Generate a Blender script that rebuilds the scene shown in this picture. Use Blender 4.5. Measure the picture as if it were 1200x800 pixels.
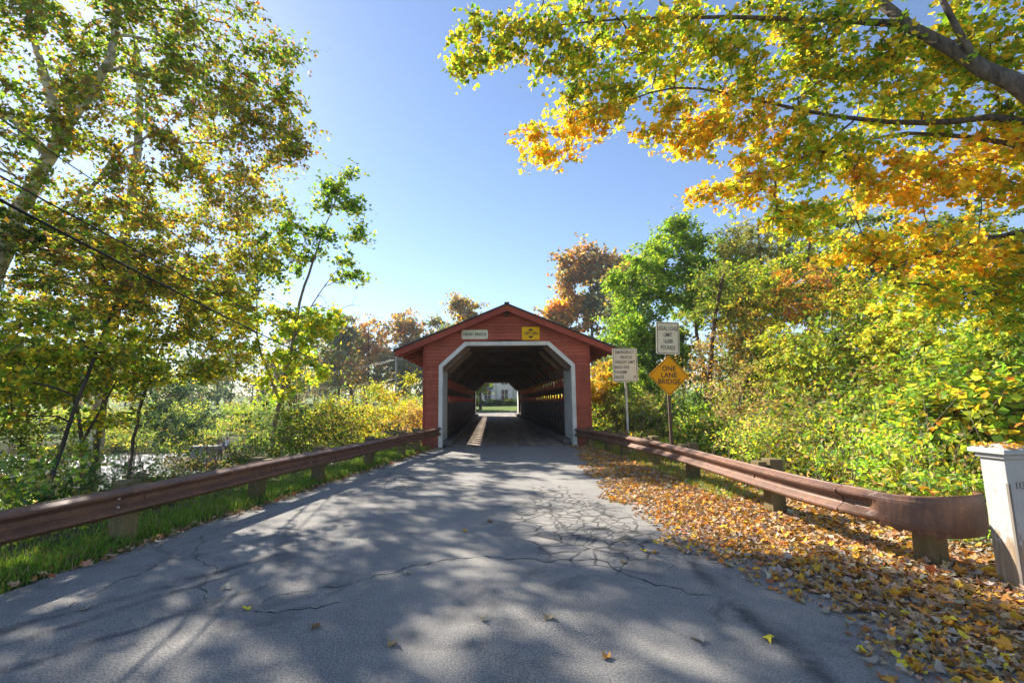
import bpy, bmesh, math, random
import numpy as np
from mathutils import Vector, Matrix
for o in list(bpy.data.objects): bpy.data.objects.remove(o)
R = math.radians
rng = np.random.default_rng(7)
random.seed(7)
SC = bpy.context.scene
COL = SC.collection

# ------------------------------------------------------------------ camera
CAM = np.array([-0.595, -16.91, 1.64]); YAW, PIT, ROL, F = 0.0463, 0.1297, -0.0131, 533.333
_cy, _sy, _cp, _sp = math.cos(YAW), math.sin(YAW), math.cos(PIT), math.sin(PIT)
FW = np.array([_sy*_cp, _cy*_cp, _sp]); _rt = np.array([_cy, -_sy, 0.0]); _up = np.cross(_rt, FW)
RT = math.cos(ROL)*_rt + math.sin(ROL)*_up; UP = -math.sin(ROL)*_rt + math.cos(ROL)*_up
cd = bpy.data.cameras.new('camera'); cam = bpy.data.objects.new('camera', cd); COL.objects.link(cam)
cd.sensor_width = 36; cd.lens = F/1200*36; cd.clip_end = 5000; cd.clip_start = 0.05
M = Matrix.Identity(4)
for i in range(3):
    M[i][0] = RT[i]; M[i][1] = UP[i]; M[i][2] = -FW[i]; M[i][3] = CAM[i]
cam.matrix_world = M
SC.camera = cam
# ------------------------------------------------------------------ sky, sun, exposure
SUN_AZ, SUN_EL = R(42), R(36)          # azimuth to the left of +Y
S = Vector((-math.sin(SUN_AZ)*math.cos(SUN_EL), math.cos(SUN_AZ)*math.cos(SUN_EL), math.sin(SUN_EL)))
W = bpy.data.worlds.new('World'); SC.world = W; W.use_nodes = True
nt = W.node_tree; bg = nt.nodes['Background']
sky = nt.nodes.new('ShaderNodeTexSky'); sky.sky_type = 'NISHITA'; sky.sun_disc = False
sky.sun_elevation = SUN_EL; sky.sun_rotation = -SUN_AZ; sky.altitude = 200
sky.air_density = 1.0; sky.dust_density = 0.2; sky.ozone_density = 3.0
tint = nt.nodes.new('ShaderNodeMix'); tint.data_type = 'RGBA'; tint.blend_type = 'MULTIPLY'; tint.inputs[0].default_value = 1; tint.inputs[7].default_value = (.96, .925, .94, 1)
nt.links.new(sky.outputs[0], tint.inputs[6]); nt.links.new(tint.outputs[2], bg.inputs[0]); bg.inputs[1].default_value = 0.085
ld = bpy.data.lights.new('sun', 'SUN'); ld.energy = 5.0; ld.angle = R(0.53); ld.color = (1.0, 0.92, 0.80)
sun = bpy.data.objects.new('sun', ld); COL.objects.link(sun)
sun.rotation_euler = S.to_track_quat('Z', 'Y').to_euler(); sun.location = (-30, 30, 40)
SC.view_settings.view_transform = 'Standard'; SC.view_settings.look = 'None'
SC.view_settings.gamma = 1; SC.view_settings.use_curve_mapping = False
SC.view_settings.exposure = 1.45
SC.render.engine = 'CYCLES'
SC.cycles.max_bounces = 6; SC.cycles.transmission_bounces = 4; SC.cycles.diffuse_bounces = 4

# ------------------------------------------------------------------ helpers
def P(px, py, y):
    """pixel of the 1200x800 photo -> point on the plane at depth y"""
    d = FW + (px-600)/F*RT - (py-400)/F*UP
    return CAM + d*((y-CAM[1])/d[1])
def G(px, py, z=0.0):
    d = FW + (px-600)/F*RT - (py-400)/F*UP
    return CAM + d*((z-CAM[2])/d[2])
def mpp(y):                      # metres per photo pixel at depth y
    return (y-CAM[1])/F
def tag(o, label=None, cat=None, group=None, kind=None):
    if label: o['label'] = label
    if cat: o['category'] = cat
    if group: o['group'] = group
    if kind: o['kind'] = kind
    return o
def empty(name, loc=(0, 0, 0), rz=0.0, **k):
    o = bpy.data.objects.new(name, None); COL.objects.link(o); o.location = loc; o.rotation_euler = (0, 0, rz)
    o.empty_display_size = 0.2
    return tag(o, **k)
def mk(name, me, mat=None, parent=None, loc=None, rot=None, **k):
    o = bpy.data.objects.new(name, me); COL.objects.link(o)
    if mat is not None and len(me.materials) == 0: me.materials.append(mat)
    if parent is not None: o.parent = parent
    if loc is not None: o.location = loc
    if rot is not None: o.rotation_euler = rot
    return tag(o, **k)
def bevel(o, w=0.008, seg=2):
    m = o.modifiers.new('bevel', 'BEVEL'); m.width = w; m.segments = seg; m.limit_method = 'ANGLE'
    return o
def arrmesh(name, V, Fc, smooth=False, col=None):
    """numpy mesh: V (n,3), Fc (m,k) all faces the same size"""
    V = np.ascontiguousarray(V, dtype=np.float32); Fc = np.ascontiguousarray(Fc, dtype=np.int32)
    me = bpy.data.meshes.new(name); n, m, k = len(V), len(Fc), Fc.shape[1]
    me.vertices.add(n); me.vertices.foreach_set('co', V.ravel())
    me.loops.add(m*k); me.loops.foreach_set('vertex_index', Fc.ravel())
    me.polygons.add(m); me.polygons.foreach_set('loop_start', np.arange(0, m*k, k, dtype=np.int32))
    me.polygons.foreach_set('use_smooth', np.full(m, smooth, dtype=bool))
    if col is not None:
        a = me.attributes.new('col', 'FLOAT_COLOR', 'POINT')
        c4 = np.ones((n, 4), np.float32); c4[:, :3] = col; a.data.foreach_set('color', c4.ravel())
    me.update(calc_edges=True)
    return me
class MB:
    def __init__(s): s.v = []; s.f = []
    def box(s, x0, x1, y0, y1, z0, z1):
        b = len(s.v)
        s.v += [(x0,y0,z0),(x1,y0,z0),(x1,y1,z0),(x0,y1,z0),(x0,y0,z1),(x1,y0,z1),(x1,y1,z1),(x0,y1,z1)]
        s.f += [tuple(b+i for i in q) for q in ((0,3,2,1),(4,5,6,7),(0,1,5,4),(1,2,6,5),(2,3,7,6),(3,0,4,7))]
        return s
    def hexa(s, pts):            # 8 points ordered as box()
        b = len(s.v); s.v += [tuple(map(float, p)) for p in pts]
        s.f += [tuple(b+i for i in q) for q in ((0,3,2,1),(4,5,6,7),(0,1,5,4),(1,2,6,5),(2,3,7,6),(3,0,4,7))]
        return s
    def beam(s, a, c, w, h, side=(1, 0, 0)):   # bar from a to c, width w along 'side', height h across
        a = Vector(a); c = Vector(c); d = (c-a).normalized(); sd = Vector(side)
        sd = (sd - d*sd.dot(d)).normalized(); u = sd.cross(d)
        p = []
        for q in (a, c):
            p += [q - sd*w/2 - u*h/2, q + sd*w/2 - u*h/2, q + sd*w/2 + u*h/2, q - sd*w/2 + u*h/2]
        return s.hexa(p)
    def prism(s, outline, y0, y1):             # outline in x,z
        b = len(s.v); n = len(outline)
        s.v += [(x, y0, z) for x, z in outline] + [(x, y1, z) for x, z in outline]
        s.f += [tuple(b+i for i in range(n)), tuple(b+n+i for i in reversed(range(n)))]
        s.f += [(b+i, b+n+i, b+n+(i+1) % n, b+(i+1) % n) for i in range(n)]
        return s
    def tube(s, pts, rad, n=8, cap=True):
        pts = [Vector(p) for p in pts]; b0 = len(s.v)
        if not hasattr(rad, '__len__'): rad = [rad]*len(pts)
        for i, p in enumerate(pts):
            d = (pts[min(i+1, len(pts)-1)] - pts[max(i-1, 0)]).normalized()
            a = d.orthogonal().normalized() if abs(d.z) < 0.95 else Vector((1, 0, 0))
            if abs(d.z) < 0.95: a = Vector((0, 0, 1)).cross(d).normalized()
            c = d.cross(a).normalized()
            for k in range(n):
                t = 2*math.pi*k/n; s.v.append(tuple(p + (a*math.cos(t) + c*math.sin(t))*rad[i]))
        for i in range(len(pts)-1):
            for k in range(n):
                q = b0+i*n; s.f.append((q+k, q+(k+1) % n, q+n+(k+1) % n, q+n+k))
        if cap:
            s.f.append(tuple(b0+k for k in reversed(range(n)))); e = b0+(len(pts)-1)*n; s.f.append(tuple(e+k for k in range(n)))
        return s
    def mesh(s, name, smooth=False):
        me = bpy.data.meshes.new(name); me.from_pydata(s.v, [], s.f)
        if smooth: me.polygons.foreach_set('use_smooth', [True]*len(me.polygons))
        me.update(); return me
    def build(s, name, mat, parent=None, smooth=False, **k):
        me = s.mesh(name, smooth)
        bm = bmesh.new(); bm.from_mesh(me); bmesh.ops.recalc_face_normals(bm, faces=bm.faces); bm.to_mesh(me); bm.free()
        return mk(name, me, mat, parent, **k)
def sstep(t): t = np.clip(t, 0, 1); return t*t*(3-2*t)

# ------------------------------------------------------------------ materials
MATS = {}
class NT:
    def __init__(s, name):
        s.m = bpy.data.materials.new(name); s.m.use_nodes = True; s.t = s.m.node_tree; s.b = s.t.nodes['Principled BSDF']
    def n(s, typ, **k):
        o = s.t.nodes.new(typ)
        for a, v in k.items(): setattr(o, a, v)
        return o
    def l(s, a, b): s.t.links.new(a, b); return a
    def val(s, sock, v):
        if hasattr(v, 'is_linked') or hasattr(v, 'links'): s.l(v, sock)
        else: sock.default_value = v
    def math(s, op, a, b=0.0, c=None, clamp=False):
        o = s.n('ShaderNodeMath', operation=op); o.use_clamp = clamp; s.val(o.inputs[0], a); s.val(o.inputs[1], b)
        if c is not None: s.val(o.inputs[2], c)
        return o.outputs[0]
    def mapr(s, v, a, b, c=0.0, d=1.0, smooth=False):
        o = s.n('ShaderNodeMapRange'); o.clamp = True
        if smooth: o.interpolation_type = 'SMOOTHSTEP'
        s.val(o.inputs[0], v); o.inputs[1].default_value = a; o.inputs[2].default_value = b; o.inputs[3].default_value = c; o.inputs[4].default_value = d
        return o.outputs[0]
    def mix(s, f, a, b, mode='MIX'):
        o = s.n('ShaderNodeMix', data_type='RGBA', blend_type=mode); o.clamp_factor = True
        s.val(o.inputs[0], f)
        for sock, v in ((o.inputs[6], a), (o.inputs[7], b)):
            if isinstance(v, tuple): sock.default_value = (*v, 1) if len(v) == 3 else v
            else: s.l(v, sock)
        return o.outputs[2]
    def noise(s, vec, scale, detail=4, rough=0.6, dist=0.0):
        o = s.n('ShaderNodeTexNoise'); s.l(vec, o.inputs['Vector']); o.inputs['Scale'].default_value = scale
        o.inputs['Detail'].default_value = detail; o.inputs['Roughness'].default_value = rough; o.inputs['Distortion'].default_value = dist
        return o.outputs[0]
    def coord(s, which='Object'): return s.n('ShaderNodeTexCoord').outputs[which]
    def pos(s): return s.n('ShaderNodeNewGeometry').outputs['Position']
    def scale(s, vec, v):
        o = s.n('ShaderNodeMapping'); s.l(vec, o.inputs[0]); o.inputs['Scale'].default_value = v; return o.outputs[0]
    def bump(s, h, strength=0.3, dist=0.01):
        o = s.n('ShaderNodeBump'); s.l(h, o.inputs['Height']); o.inputs['Strength'].default_value = strength; o.inputs['Distance'].default_value = dist
        s.l(o.outputs[0], s.b.inputs['Normal']); return o
    def done(s, col=None, rough=0.7, metal=0.0, spec=0.4):
        if col is not None:
            if isinstance(col, tuple): s.b.inputs['Base Color'].default_value = (*col, 1)
            else: s.l(col, s.b.inputs['Base Color'])
        s.val(s.b.inputs['Roughness'], rough); s.b.inputs['Metallic'].default_value = metal; s.b.inputs['Specular IOR Level'].default_value = spec
        MATS[s.m.name] = s.m; return s.m
def wood(name, c1, c2, grain=(1, 1, 0.08), sc=18, rough=0.75, worn=None, obj_rand=0.25, bump=0.3):
    t = NT(name); p = t.pos(); g = t.noise(t.scale(p, grain), sc, 5, 0.65, 0.4); b = t.noise(p, 1.3, 3)
    c = t.mix(t.mapr(g, .3, .7), c1, c2)
    c = t.mix(t.mapr(b, .35, .75), c, t.mix(0.55, c, tuple(x*.45 for x in c1)))
    if name == 'red_painted_wood':
        s3 = t.n('ShaderNodeSeparateXYZ'); t.l(p, s3.inputs[0]); c = t.mix(t.math('MULTIPLY', t.mapr(t.math('ADD', s3.outputs[2], t.math('MULTIPLY', b, -.9)), -.5, .25, 1, 0), .5), c, (.16, .10, .07))
        c = t.mix(t.math('MULTIPLY', t.mapr(t.noise(t.scale(p, (2.5, 1, .25)), 5, 5, .7), .52, .72), .4), c, (.52, .20, .14))
    if worn: c = t.mix(t.mapr(t.noise(p, 9, 6, .7), .60, .68), c, worn)
    oi = t.n('ShaderNodeObjectInfo'); hs = t.n('ShaderNodeHueSaturation'); t.l(c, hs.inputs['Color'])
    t.l(t.mapr(oi.outputs['Random'], 0, 1, 1-obj_rand, 1+obj_rand), hs.inputs['Value'])
    t.bump(g, bump, 0.006); return t.done(hs.outputs[0], rough, 0, .14)
def plain(name, c, rough=0.6, metal=0.0, spec=0.4, var=0.25, sc=6.0):
    t = NT(name); n = t.noise(t.pos(), sc, 5)
    return t.done(t.mix(t.mapr(n, .3, .7), tuple(x*(1-var) for x in c), tuple(min(1, x*(1+var)) for x in c)), rough, metal, spec)

m_red = wood('red_painted_wood', (.43, .108, .066), (.50, .130, .080), (1, 1, 3), 10, .62, (.36, .10, .068), .13, .15)
m_redtrim = wood('red_trim_paint', (.37, .078, .05), (.42, .095, .06), (1, 1, 1), 10, .6, None, .1, .15)
m_white = wood('white_painted_wood', (.82, .79, .73), (.88, .85, .79), (1, 1, .2), 12, .55, (.60, .57, .52), .05, .1)
m_jamb = wood('grey_white_lining', (.62, .62, .58), (.72, .71, .67), (1, 1, .1), 14, .6, (.36, .37, .35), .08, .15)
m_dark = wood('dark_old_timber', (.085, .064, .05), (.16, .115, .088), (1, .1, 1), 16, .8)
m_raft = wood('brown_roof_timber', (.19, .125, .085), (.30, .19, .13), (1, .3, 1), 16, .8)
m_lightwood = wood('tan_timber', (.24, .17, .12), (.32, .23, .16), (1, .1, 1), 16, .8)
m_deck = wood('worn_deck_plank', (.31, .25, .20), (.52, .43, .36), (1, .05, 1), 16, .55, None, .30, .3)
m_curb = wood('grey_curb_timber', (.12, .11, .10), (.19, .17, .155), (1, .1, 1), 16, .75)
m_post = wood('weathered_post_wood', (.14, .11, .052), (.27, .21, .10), (1, 1, .1), 22, .85, (.08, .085, .04), .2, .5)
m_tele = wood('utility_pole_wood', (.22, .19, .16), (.30, .26, .22), (1, 1, .1), 20, .85)
# lattice: red above a wavering height, dark brown below it
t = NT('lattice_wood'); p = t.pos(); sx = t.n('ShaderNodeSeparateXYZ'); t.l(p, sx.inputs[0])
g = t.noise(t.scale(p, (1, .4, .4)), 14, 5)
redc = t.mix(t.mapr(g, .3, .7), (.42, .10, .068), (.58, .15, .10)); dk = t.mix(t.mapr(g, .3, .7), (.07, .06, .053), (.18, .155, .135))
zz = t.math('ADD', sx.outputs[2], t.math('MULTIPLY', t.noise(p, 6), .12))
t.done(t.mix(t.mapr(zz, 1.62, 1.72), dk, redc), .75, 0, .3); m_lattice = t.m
# asphalt
def asphalt(name, marks=True):
    t = NT(name); p = t.pos(); sx = t.n('ShaderNodeSeparateXYZ'); t.l(p, sx.inputs[0]); X, Y = sx.outputs[0], sx.outputs[1]
    fine = t.noise(p, 260, 2, .7); mid = t.noise(p, 70, 3, .75); big = t.noise(p, .55, 5, .6); med = t.noise(p, 3.2, 5, .65)
    c = t.mix(t.mapr(mid, .40, .60), (.138, .132, .122), (.42, .40, .37))
    c = t.mix(t.mapr(big, .35, .68), c, t.mix(.5, c, (.35, .33, .30)))
    c = t.mix(t.math('MULTIPLY', t.mapr(med, .45, .72), .35), c, (.13, .131, .136))
    vo = t.n('ShaderNodeTexVoronoi'); t.l(p, vo.inputs['Vector']); vo.inputs['Scale'].default_value = 48
    c = t.mix(t.math('MULTIPLY', t.mapr(vo.outputs['Distance'], .05, .28, 1, 0), .6), c, (.52, .505, .48))
    crackh = None
    st = t.noise(p, 1.1, 6, .75, .8); c = t.mix(t.math('MULTIPLY', t.mapr(st, .54, .66), .45), c, (.085, .083, .082))
    tk_ = t.math('MAXIMUM', t.mapr(t.math('ABSOLUTE', t.math('ADD', X, 1.2)), .15, .5, 1, 0), t.mapr(t.math('ABSOLUTE', t.math('SUBTRACT', X, .6)), .15, .5, 1, 0)); c = t.mix(t.math('MULTIPLY', tk_, t.mapr(big, .3, .7, .1, .4)), c, (.36, .343, .315))
    if marks:
        wob = t.n('ShaderNodeVectorMath', operation='MULTIPLY_ADD')
        nz = t.n('ShaderNodeTexNoise'); t.l(p, nz.inputs['Vector']); nz.inputs['Scale'].default_value = 2.2; nz.inputs['Detail'].default_value = 4
        t.l(nz.outputs['Color'], wob.inputs[0]); wob.inputs[1].default_value = (.30, .30, 0); t.l(p, wob.inputs[2])
        def ell(cx, cy, rx, ry, rot, lo=1.05, hi=.75):
            dx = t.math('SUBTRACT', X, cx); dy = t.math('SUBTRACT', Y, cy); c_, s_ = math.cos(rot), math.sin(rot)
            u = t.math('ADD', t.math('MULTIPLY', dx, c_/rx), t.math('MULTIPLY', dy, s_/rx))
            v = t.math('ADD', t.math('MULTIPLY', dx, -s_/ry), t.math('MULTIPLY', dy, c_/ry))
            r = t.math('SQRT', t.math('ADD', t.math('MULTIPLY', u, u), t.math('MULTIPLY', v, v)))
            r = t.math('ADD', r, t.math('MULTIPLY', t.math('SUBTRACT', med, .5), .9))
            return t.mapr(r, lo, hi)
        def cells(sc, w):
            v = t.n('ShaderNodeTexVoronoi', feature='DISTANCE_TO_EDGE'); t.l(wob.outputs[0], v.inputs['Vector']); v.inputs['Scale'].default_value = sc
            return t.mapr(v.outputs['Distance'], w*.22, w, 1, 0)
        a = t.math('MULTIPLY', cells(2.9, .065), ell(.55, -10.7, 1.0, 1.9, .12))
        b = t.math('MULTIPLY', cells(5.0, .09), ell(.62, -9.8, .62, 2.4, .1))
        d = t.math('MULTIPLY', cells(3.6, .08), ell(-2.6, -6.9, .5, 1.3, .3))
        crackh = t.math('MULTIPLY', t.math('MAXIMUM', t.math('MAXIMUM', a, b), d), t.mapr(t.noise(p, 5, 4, .7), .34, .54, .45, 1))
        # dark rubbed-in sealer bands along the lane
        def band(x0, y0, x1, y1, w, k, curve=0.0):
            L = math.hypot(x1-x0, y1-y0); ux, uy = (x1-x0)/L, (y1-y0)/L
            dx = t.math('SUBTRACT', X, x0); dy = t.math('SUBTRACT', Y, y0)
            u = t.math('ADD', t.math('MULTIPLY', dx, ux), t.math('MULTIPLY', dy, uy)); v = t.math('ADD', t.math('MULTIPLY', dx, -uy), t.math('MULTIPLY', dy, ux))
            if curve: v = t.math('ADD', v, t.math('MULTIPLY', t.math('MULTIPLY', u, t.math('SUBTRACT', u, L)), curve))
            v = t.math('ADD', v, t.math('MULTIPLY', t.math('SUBTRACT', med, .5), .34))
            mk_ = t.math('MULTIPLY', t.math('MULTIPLY', t.mapr(t.math('ABSOLUTE', v), w*.2, w*1.3, 1, 0), t.mapr(t.noise(p, 1.7, 5, .7), .36, .56)), t.math('MULTIPLY', t.mapr(u, 0, .35), t.mapr(u, L-.35, L, 1, 0)))
            return t.math('MULTIPLY', mk_, k)
        bs = [band(-2.75, -11.3, -4.6, -13.6, .085, .8), band(-3.0, -11.9, -4.1, -13.5, .06, .8), band(-2.4, -12.1, -3.9, -14.0, .05, .7), band(-2.6, -9.8, -4.2, -12.0, .07, .55),
              band(-3.6, -7.6, -2.6, -10.6, .05, .5), band(1.55, -11.3, 1.35, -14.6, .10, .8, -.03), band(1.75, -12.2, .95, -13.6, .05, .5), band(-3.3, -10.4, -2.6, -12.2, .16, .5)]
        tot = bs[0]
        for q in bs[1:]: tot = t.math('MAXIMUM', tot, q)
        c = t.mix(tot, c, t.mix(t.mapr(mid, .4, .7), (.05, .051, .055), (.12, .12, .125)))
        pat = ell(.45, -11.1, .35, .45, 0); c = t.mix(t.math('MULTIPLY', pat, .5), c, (.07, .08, .10))
        c = t.mix(t.math('MULTIPLY', crackh, .8), c, (.03, .03, .03))
    h = t.math('ADD', t.math('MULTIPLY', mid, .6), fine)
    if crackh is not None: h = t.math('SUBTRACT', h, t.math('MULTIPLY', crackh, 1.2))
    t.bump(h, .8, .008)
    return t.done(c, .9, 0, .15)
m_asph = asphalt('worn_asphalt'); m_asph2 = plain('pale_gravel_road', (.24, .22, .195), .9, 0, .3, .2, 3)
m_crack = plain('crack_tar', (.022, .022, .023), .8)
# soil
t = NT('woodland_soil'); p = t.pos(); a = t.noise(p, 1.6, 6, .7); b = t.noise(p, 14, 5, .7); c3 = t.noise(p, .12, 3)
c = t.mix(t.mapr(b, .35, .65), (.045, .033, .02), (.12, .085, .045)); c = t.mix(t.mapr(a, .42, .62), c, t.mix(t.mapr(b, .3, .7), (.035, .06, .015), (.08, .11, .025)))
sx = t.n('ShaderNodeSeparateXYZ'); t.l(p, sx.inputs[0]); far = t.mapr(sx.outputs[1], 34, 42)
c = t.mix(far, c, t.mix(t.mapr(a, .35, .65), (.07, .13, .02), (.15, .19, .04)))
t.bump(b, .6, .05); m_soil = t.done(c, .95, 0, .2)
# rusty weathering steel
t = NT('rusty_weathering_steel'); p = t.pos(); a = t.noise(p, 3, 6, .7); b = t.noise(p, 45, 5, .75); st = t.noise(t.scale(p, (1, 1, .15)), 14, 5)
c = t.mix(t.mapr(b, .3, .7), (.10, .050, .034), (.19, .095, .058)); c = t.mix(t.mapr(a, .4, .7), c, t.mix(t.mapr(b, .3, .7), (.18, .082, .045), (.30, .145, .08)))
c = t.mix(t.math('MULTIPLY', t.mapr(st, .52, .68), .6), c, (.075, .042, .034)); sp_ = t.noise(p, 9, 6, .75); c = t.mix(t.math('MULTIPLY', t.mapr(sp_, .56, .66), .55), c, (.33, .16, .085)); t.bump(t.math('ADD', t.math('MULTIPLY', b, .25), t.noise(p, 5, 3)), .35, .012); m_rust = t.done(c, t.mapr(b, .3, .7, .42, .68), .0, .5)
m_bolt = plain('galvanised_bolt', (.55, .55, .56), .35, .8)
# old white paint with bare wood at the foot
t = NT('peeling_white_paint'); p = t.pos(); sx = t.n('ShaderNodeSeparateXYZ'); t.l(p, sx.inputs[0])
a = t.noise(p, 9, 6, .7); g = t.noise(t.scale(p, (1, 1, .06)), 40, 5); w = t.mix(t.mapr(a, .3, .75), (.50, .49, .455), (.40, .395, .36))
w = t.mix(t.math('MULTIPLY', t.mapr(g, .56, .66), .35), w, (.42, .40, .36)); bare = t.mix(t.mapr(g, .35, .65), (.23, .16, .10), (.42, .32, .22))
lv = t.math('ADD', sx.outputs[2], t.math('MULTIPLY', t.math('SUBTRACT', t.noise(t.scale(p, (1, 1, .5)), 14, 5), .5), .75))
k = t.mapr(lv, .40, .44, 1, 0); k2 = t.mapr(t.noise(t.scale(p, (1, 1, .25)), 17, 5, .7), .60, .62); k = t.math('MAXIMUM', k, t.math('MULTIPLY', k2, t.mapr(sx.outputs[2], 1.0, .55)))
t.bump(k, -.6, .004); m_peel = t.done(t.mix(k, w, bare), .6, 0, .35)
def sign(name, c):
    t = NT(name); p = t.pos(); a = t.noise(p, 5, 5); b = t.noise(t.scale(p, (1, 1, .2)), 25, 4)
    cc = t.mix(t.mapr(a, .3, .75), c, tuple(x*.82 for x in c)); cc = t.mix(t.math('MULTIPLY', t.mapr(b, .55, .75), .2), cc, (.30, .25, .18)); return t.done(cc, .7, 0, .12)
m_sgrey = sign('weathered_sign_white', (.80, .73, .61)); m_sor = sign('orange_sign_sheet', (.98, .42, .008)); m_syel = sign('yellow_sign_sheet', (.98, .56, .015)); m_scream = sign('cream_sign_board', (.82, .76, .58))
m_black = plain('black_lettering', (.018, .018, .018), .5); m_green = plain('dark_green_lettering', (.03, .06, .05), .5)
m_steel = plain('galvanised_steel', (.42, .42, .40), .5, .5); m_ruststeel = plain('rusty_sign_post', (.10, .06, .04), .7)
m_wire = plain('black_cable', (.012, .012, .014), .6); m_wire2 = plain('grey_cable', (.35, .34, .32), .5)
m_roof = plain('dark_roofing', (.06, .05, .05), .85)
t = NT('old_stone'); p = t.pos(); n = t.noise(p, 2, 6, .7); t.bump(n, .5, .05); m_stone = t.done(t.mix(t.mapr(n, .3, .7), (.20, .18, .155), (.36, .33, .29)), .9)
t = NT('river_water'); p = t.pos(); n = t.noise(t.scale(p, (1, 1.6, 1)), 2.4, 4, .6, .5); t.bump(n, 1.0, .35); m_water = t.done((.018, .028, .026), .12, 0, .6)
m_hwhite = plain('house_white_clapboard', (.85, .85, .83), .6, 0, .3, .04); m_glass = plain('dark_window_glass', (.03, .035, .045), .1, 0, .6)
m_hblue = plain('blue_grey_paint', (.12, .19, .38), .6); m_hroof = plain('slate_roof', (.13, .13, .14), .8); m_skin = plain('skin', (.45, .28, .2), .6)
m_cblue = plain('blue_cloth', (.06, .13, .36), .9); m_cwhite = plain('white_cloth', (.7, .7, .72), .9); m_cdark = plain('dark_cloth', (.03, .035, .06), .9); m_hair = plain('dark_hair', (.03, .02, .015), .8)
def bark(name, c1, c2, sc=9, patch=None):
    t = NT(name); p = t.pos(); g = t.noise(t.scale(p, (1, 1, .22)), sc, 6, .7, .3); c = t.mix(t.mapr(g, .35, .65), c1, c2)
    if patch: c = t.mix(t.mapr(t.noise(p, 2.6, 5, .6), .48, .54), c, patch)
    t.bump(g, .6, .03); return t.done(c, .9, 0, .25)
b_dark = bark('dark_grey_bark', (.035, .028, .022), (.10, .082, .065)); b_brown = bark('brown_bark', (.06, .04, .026), (.14, .10, .068))
b_syc = bark('pale_sycamore_bark', (.26, .22, .16), (.42, .38, .31), 5, (.62, .58, .50)); b_map = bark('grey_maple_bark', (.05, .04, .032), (.20, .165, .13), 14)
b_grey = bark('grey_twig_bark', (.15, .12, .095), (.30, .25, .20)); b_red = bark('reddish_stem_bark', (.13, .075, .05), (.27, .17, .11))
def leafmat(name, trans=.52, gain=(1.45, 1.35, .8), rough=.55, spec=.2):
    t = NT(name); at = t.n('ShaderNodeAttribute'); at.attribute_name = 'col'; t.l(at.outputs['Color'], t.b.inputs['Base Color'])
    t.b.inputs['Roughness'].default_value = rough; t.b.inputs['Specular IOR Level'].default_value = spec
    tr = t.n('ShaderNodeBsdfTranslucent'); t.l(t.mix(1.0, at.outputs['Color'], gain, 'MULTIPLY'), tr.inputs[0])
    mx = t.n('ShaderNodeMixShader'); mx.inputs[0].default_value = trans; t.l(t.b.outputs[0], mx.inputs[1]); t.l(tr.outputs[0], mx.inputs[2])
    t.l(mx.outputs[0], t.t.nodes['Material Output'].inputs[0]); MATS[name] = t.m; return t.m
m_leaf = leafmat('tree_leaf'); m_dry = leafmat('fallen_leaf', .15, (1.2, 1.1, .8), .7, .25); m_grass = leafmat('grass_blade', .35, (1.3, 1.3, .7), .5)

# ------------------------------------------------------------------ terrain
LE = [(-0.3, -2.62), (-1.0, -2.79), (-4.44, -3.40), (-6.4, -3.86), (-9.07, -4.33), (-10.45, -4.68), (-11.65, -4.78), (-12.3, -4.98), (-17, -5.6), (-45, -8.0)]
def left_edge(y): return np.interp(-np.asarray(y, float), [-a[0] for a in LE], [a[1] for a in LE])
def right_edge(y): return np.interp(-np.asarray(y, float), [0.3, 4, 9, 13, 17, 45], [2.5, 2.75, 2.75, 2.95, 4.2, 7.0])
ISL = P(262, 520, 25)[:2]      # gravel bar in the river
def height(x, y):
    x = np.asarray(x, float); y = np.asarray(y, float)
    le, re = left_edge(np.minimum(y, -.3)), right_edge(np.minimum(y, -.3))
    eL, eR = le-x, x-re
    h = np.full(x.shape, -.06)
    h = h + sstep(eL/.30)*.09 + sstep(eR/.5)*.05
    h = h - 3.1*sstep((eL-1.25)/5.5) - 1.3*sstep((eR-2.2)/7.0)
    # river
    near = 1.2 + np.maximum(0, np.abs(x)-4)*.10; farb = 34.8 - np.maximum(0, -x-6)*.02
    rv = sstep((y-near+1.2)/2.6)*sstep((farb+2.2-y)/4.5)
    h = h*(1-rv) + rv*(-4.3)
    isl = sstep(1.9*(1-np.hypot((x-ISL[0])*.75, y-ISL[1])/8.0)); h = np.where(isl > 0, np.maximum(h, h*(1-isl)+isl*(-3.02)), h)
    # beyond
    fy = sstep((y-farb-.2)/2.0); lawn = -.05 - 2.0*sstep((-x-9)/14)*(1-sstep((y-40)/26)) - .6*sstep((x-9)/10)*(1-sstep((y-40)/20)) + .9*sstep((y-54)/16)
    h = np.where(y > farb-1, h*(1-fy)+fy*lawn, h)
    h = h + np.maximum(0, y-90)*.02*sstep((y-90)/60)
    bump = .05*np.sin(x*1.7+y*.6)*np.sin(y*1.3-x*.4)
    return h + bump*sstep((np.maximum(eL, eR)-.9)/2)*(y < 36)
xs = np.concatenate([-np.geomspace(1500, 26, 22), np.arange(-25, -8, .6), np.arange(-8, 7, .2), np.arange(7, 25, .7), np.geomspace(26, 1500, 22)])
ys = np.concatenate([-np.geomspace(600, 19, 14), np.arange(-18, 3, .22), np.arange(3, 62, .9), np.geomspace(63, 2500, 26)])
XX, YY = np.meshgrid(xs, ys); nx, ny = len(xs), len(ys)
idx = (np.arange(ny-1)[:, None]*nx + np.arange(nx-1)[None, :]).ravel()
mk('ground', arrmesh('ground', np.stack([XX, YY, height(XX, YY)], -1).reshape(-1, 3), np.stack([idx, idx+1, idx+nx+1, idx+nx], -1), True), m_soil,
   label='leafy soil and grass banks around the road and river', cat='ground', kind='structure')
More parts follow.
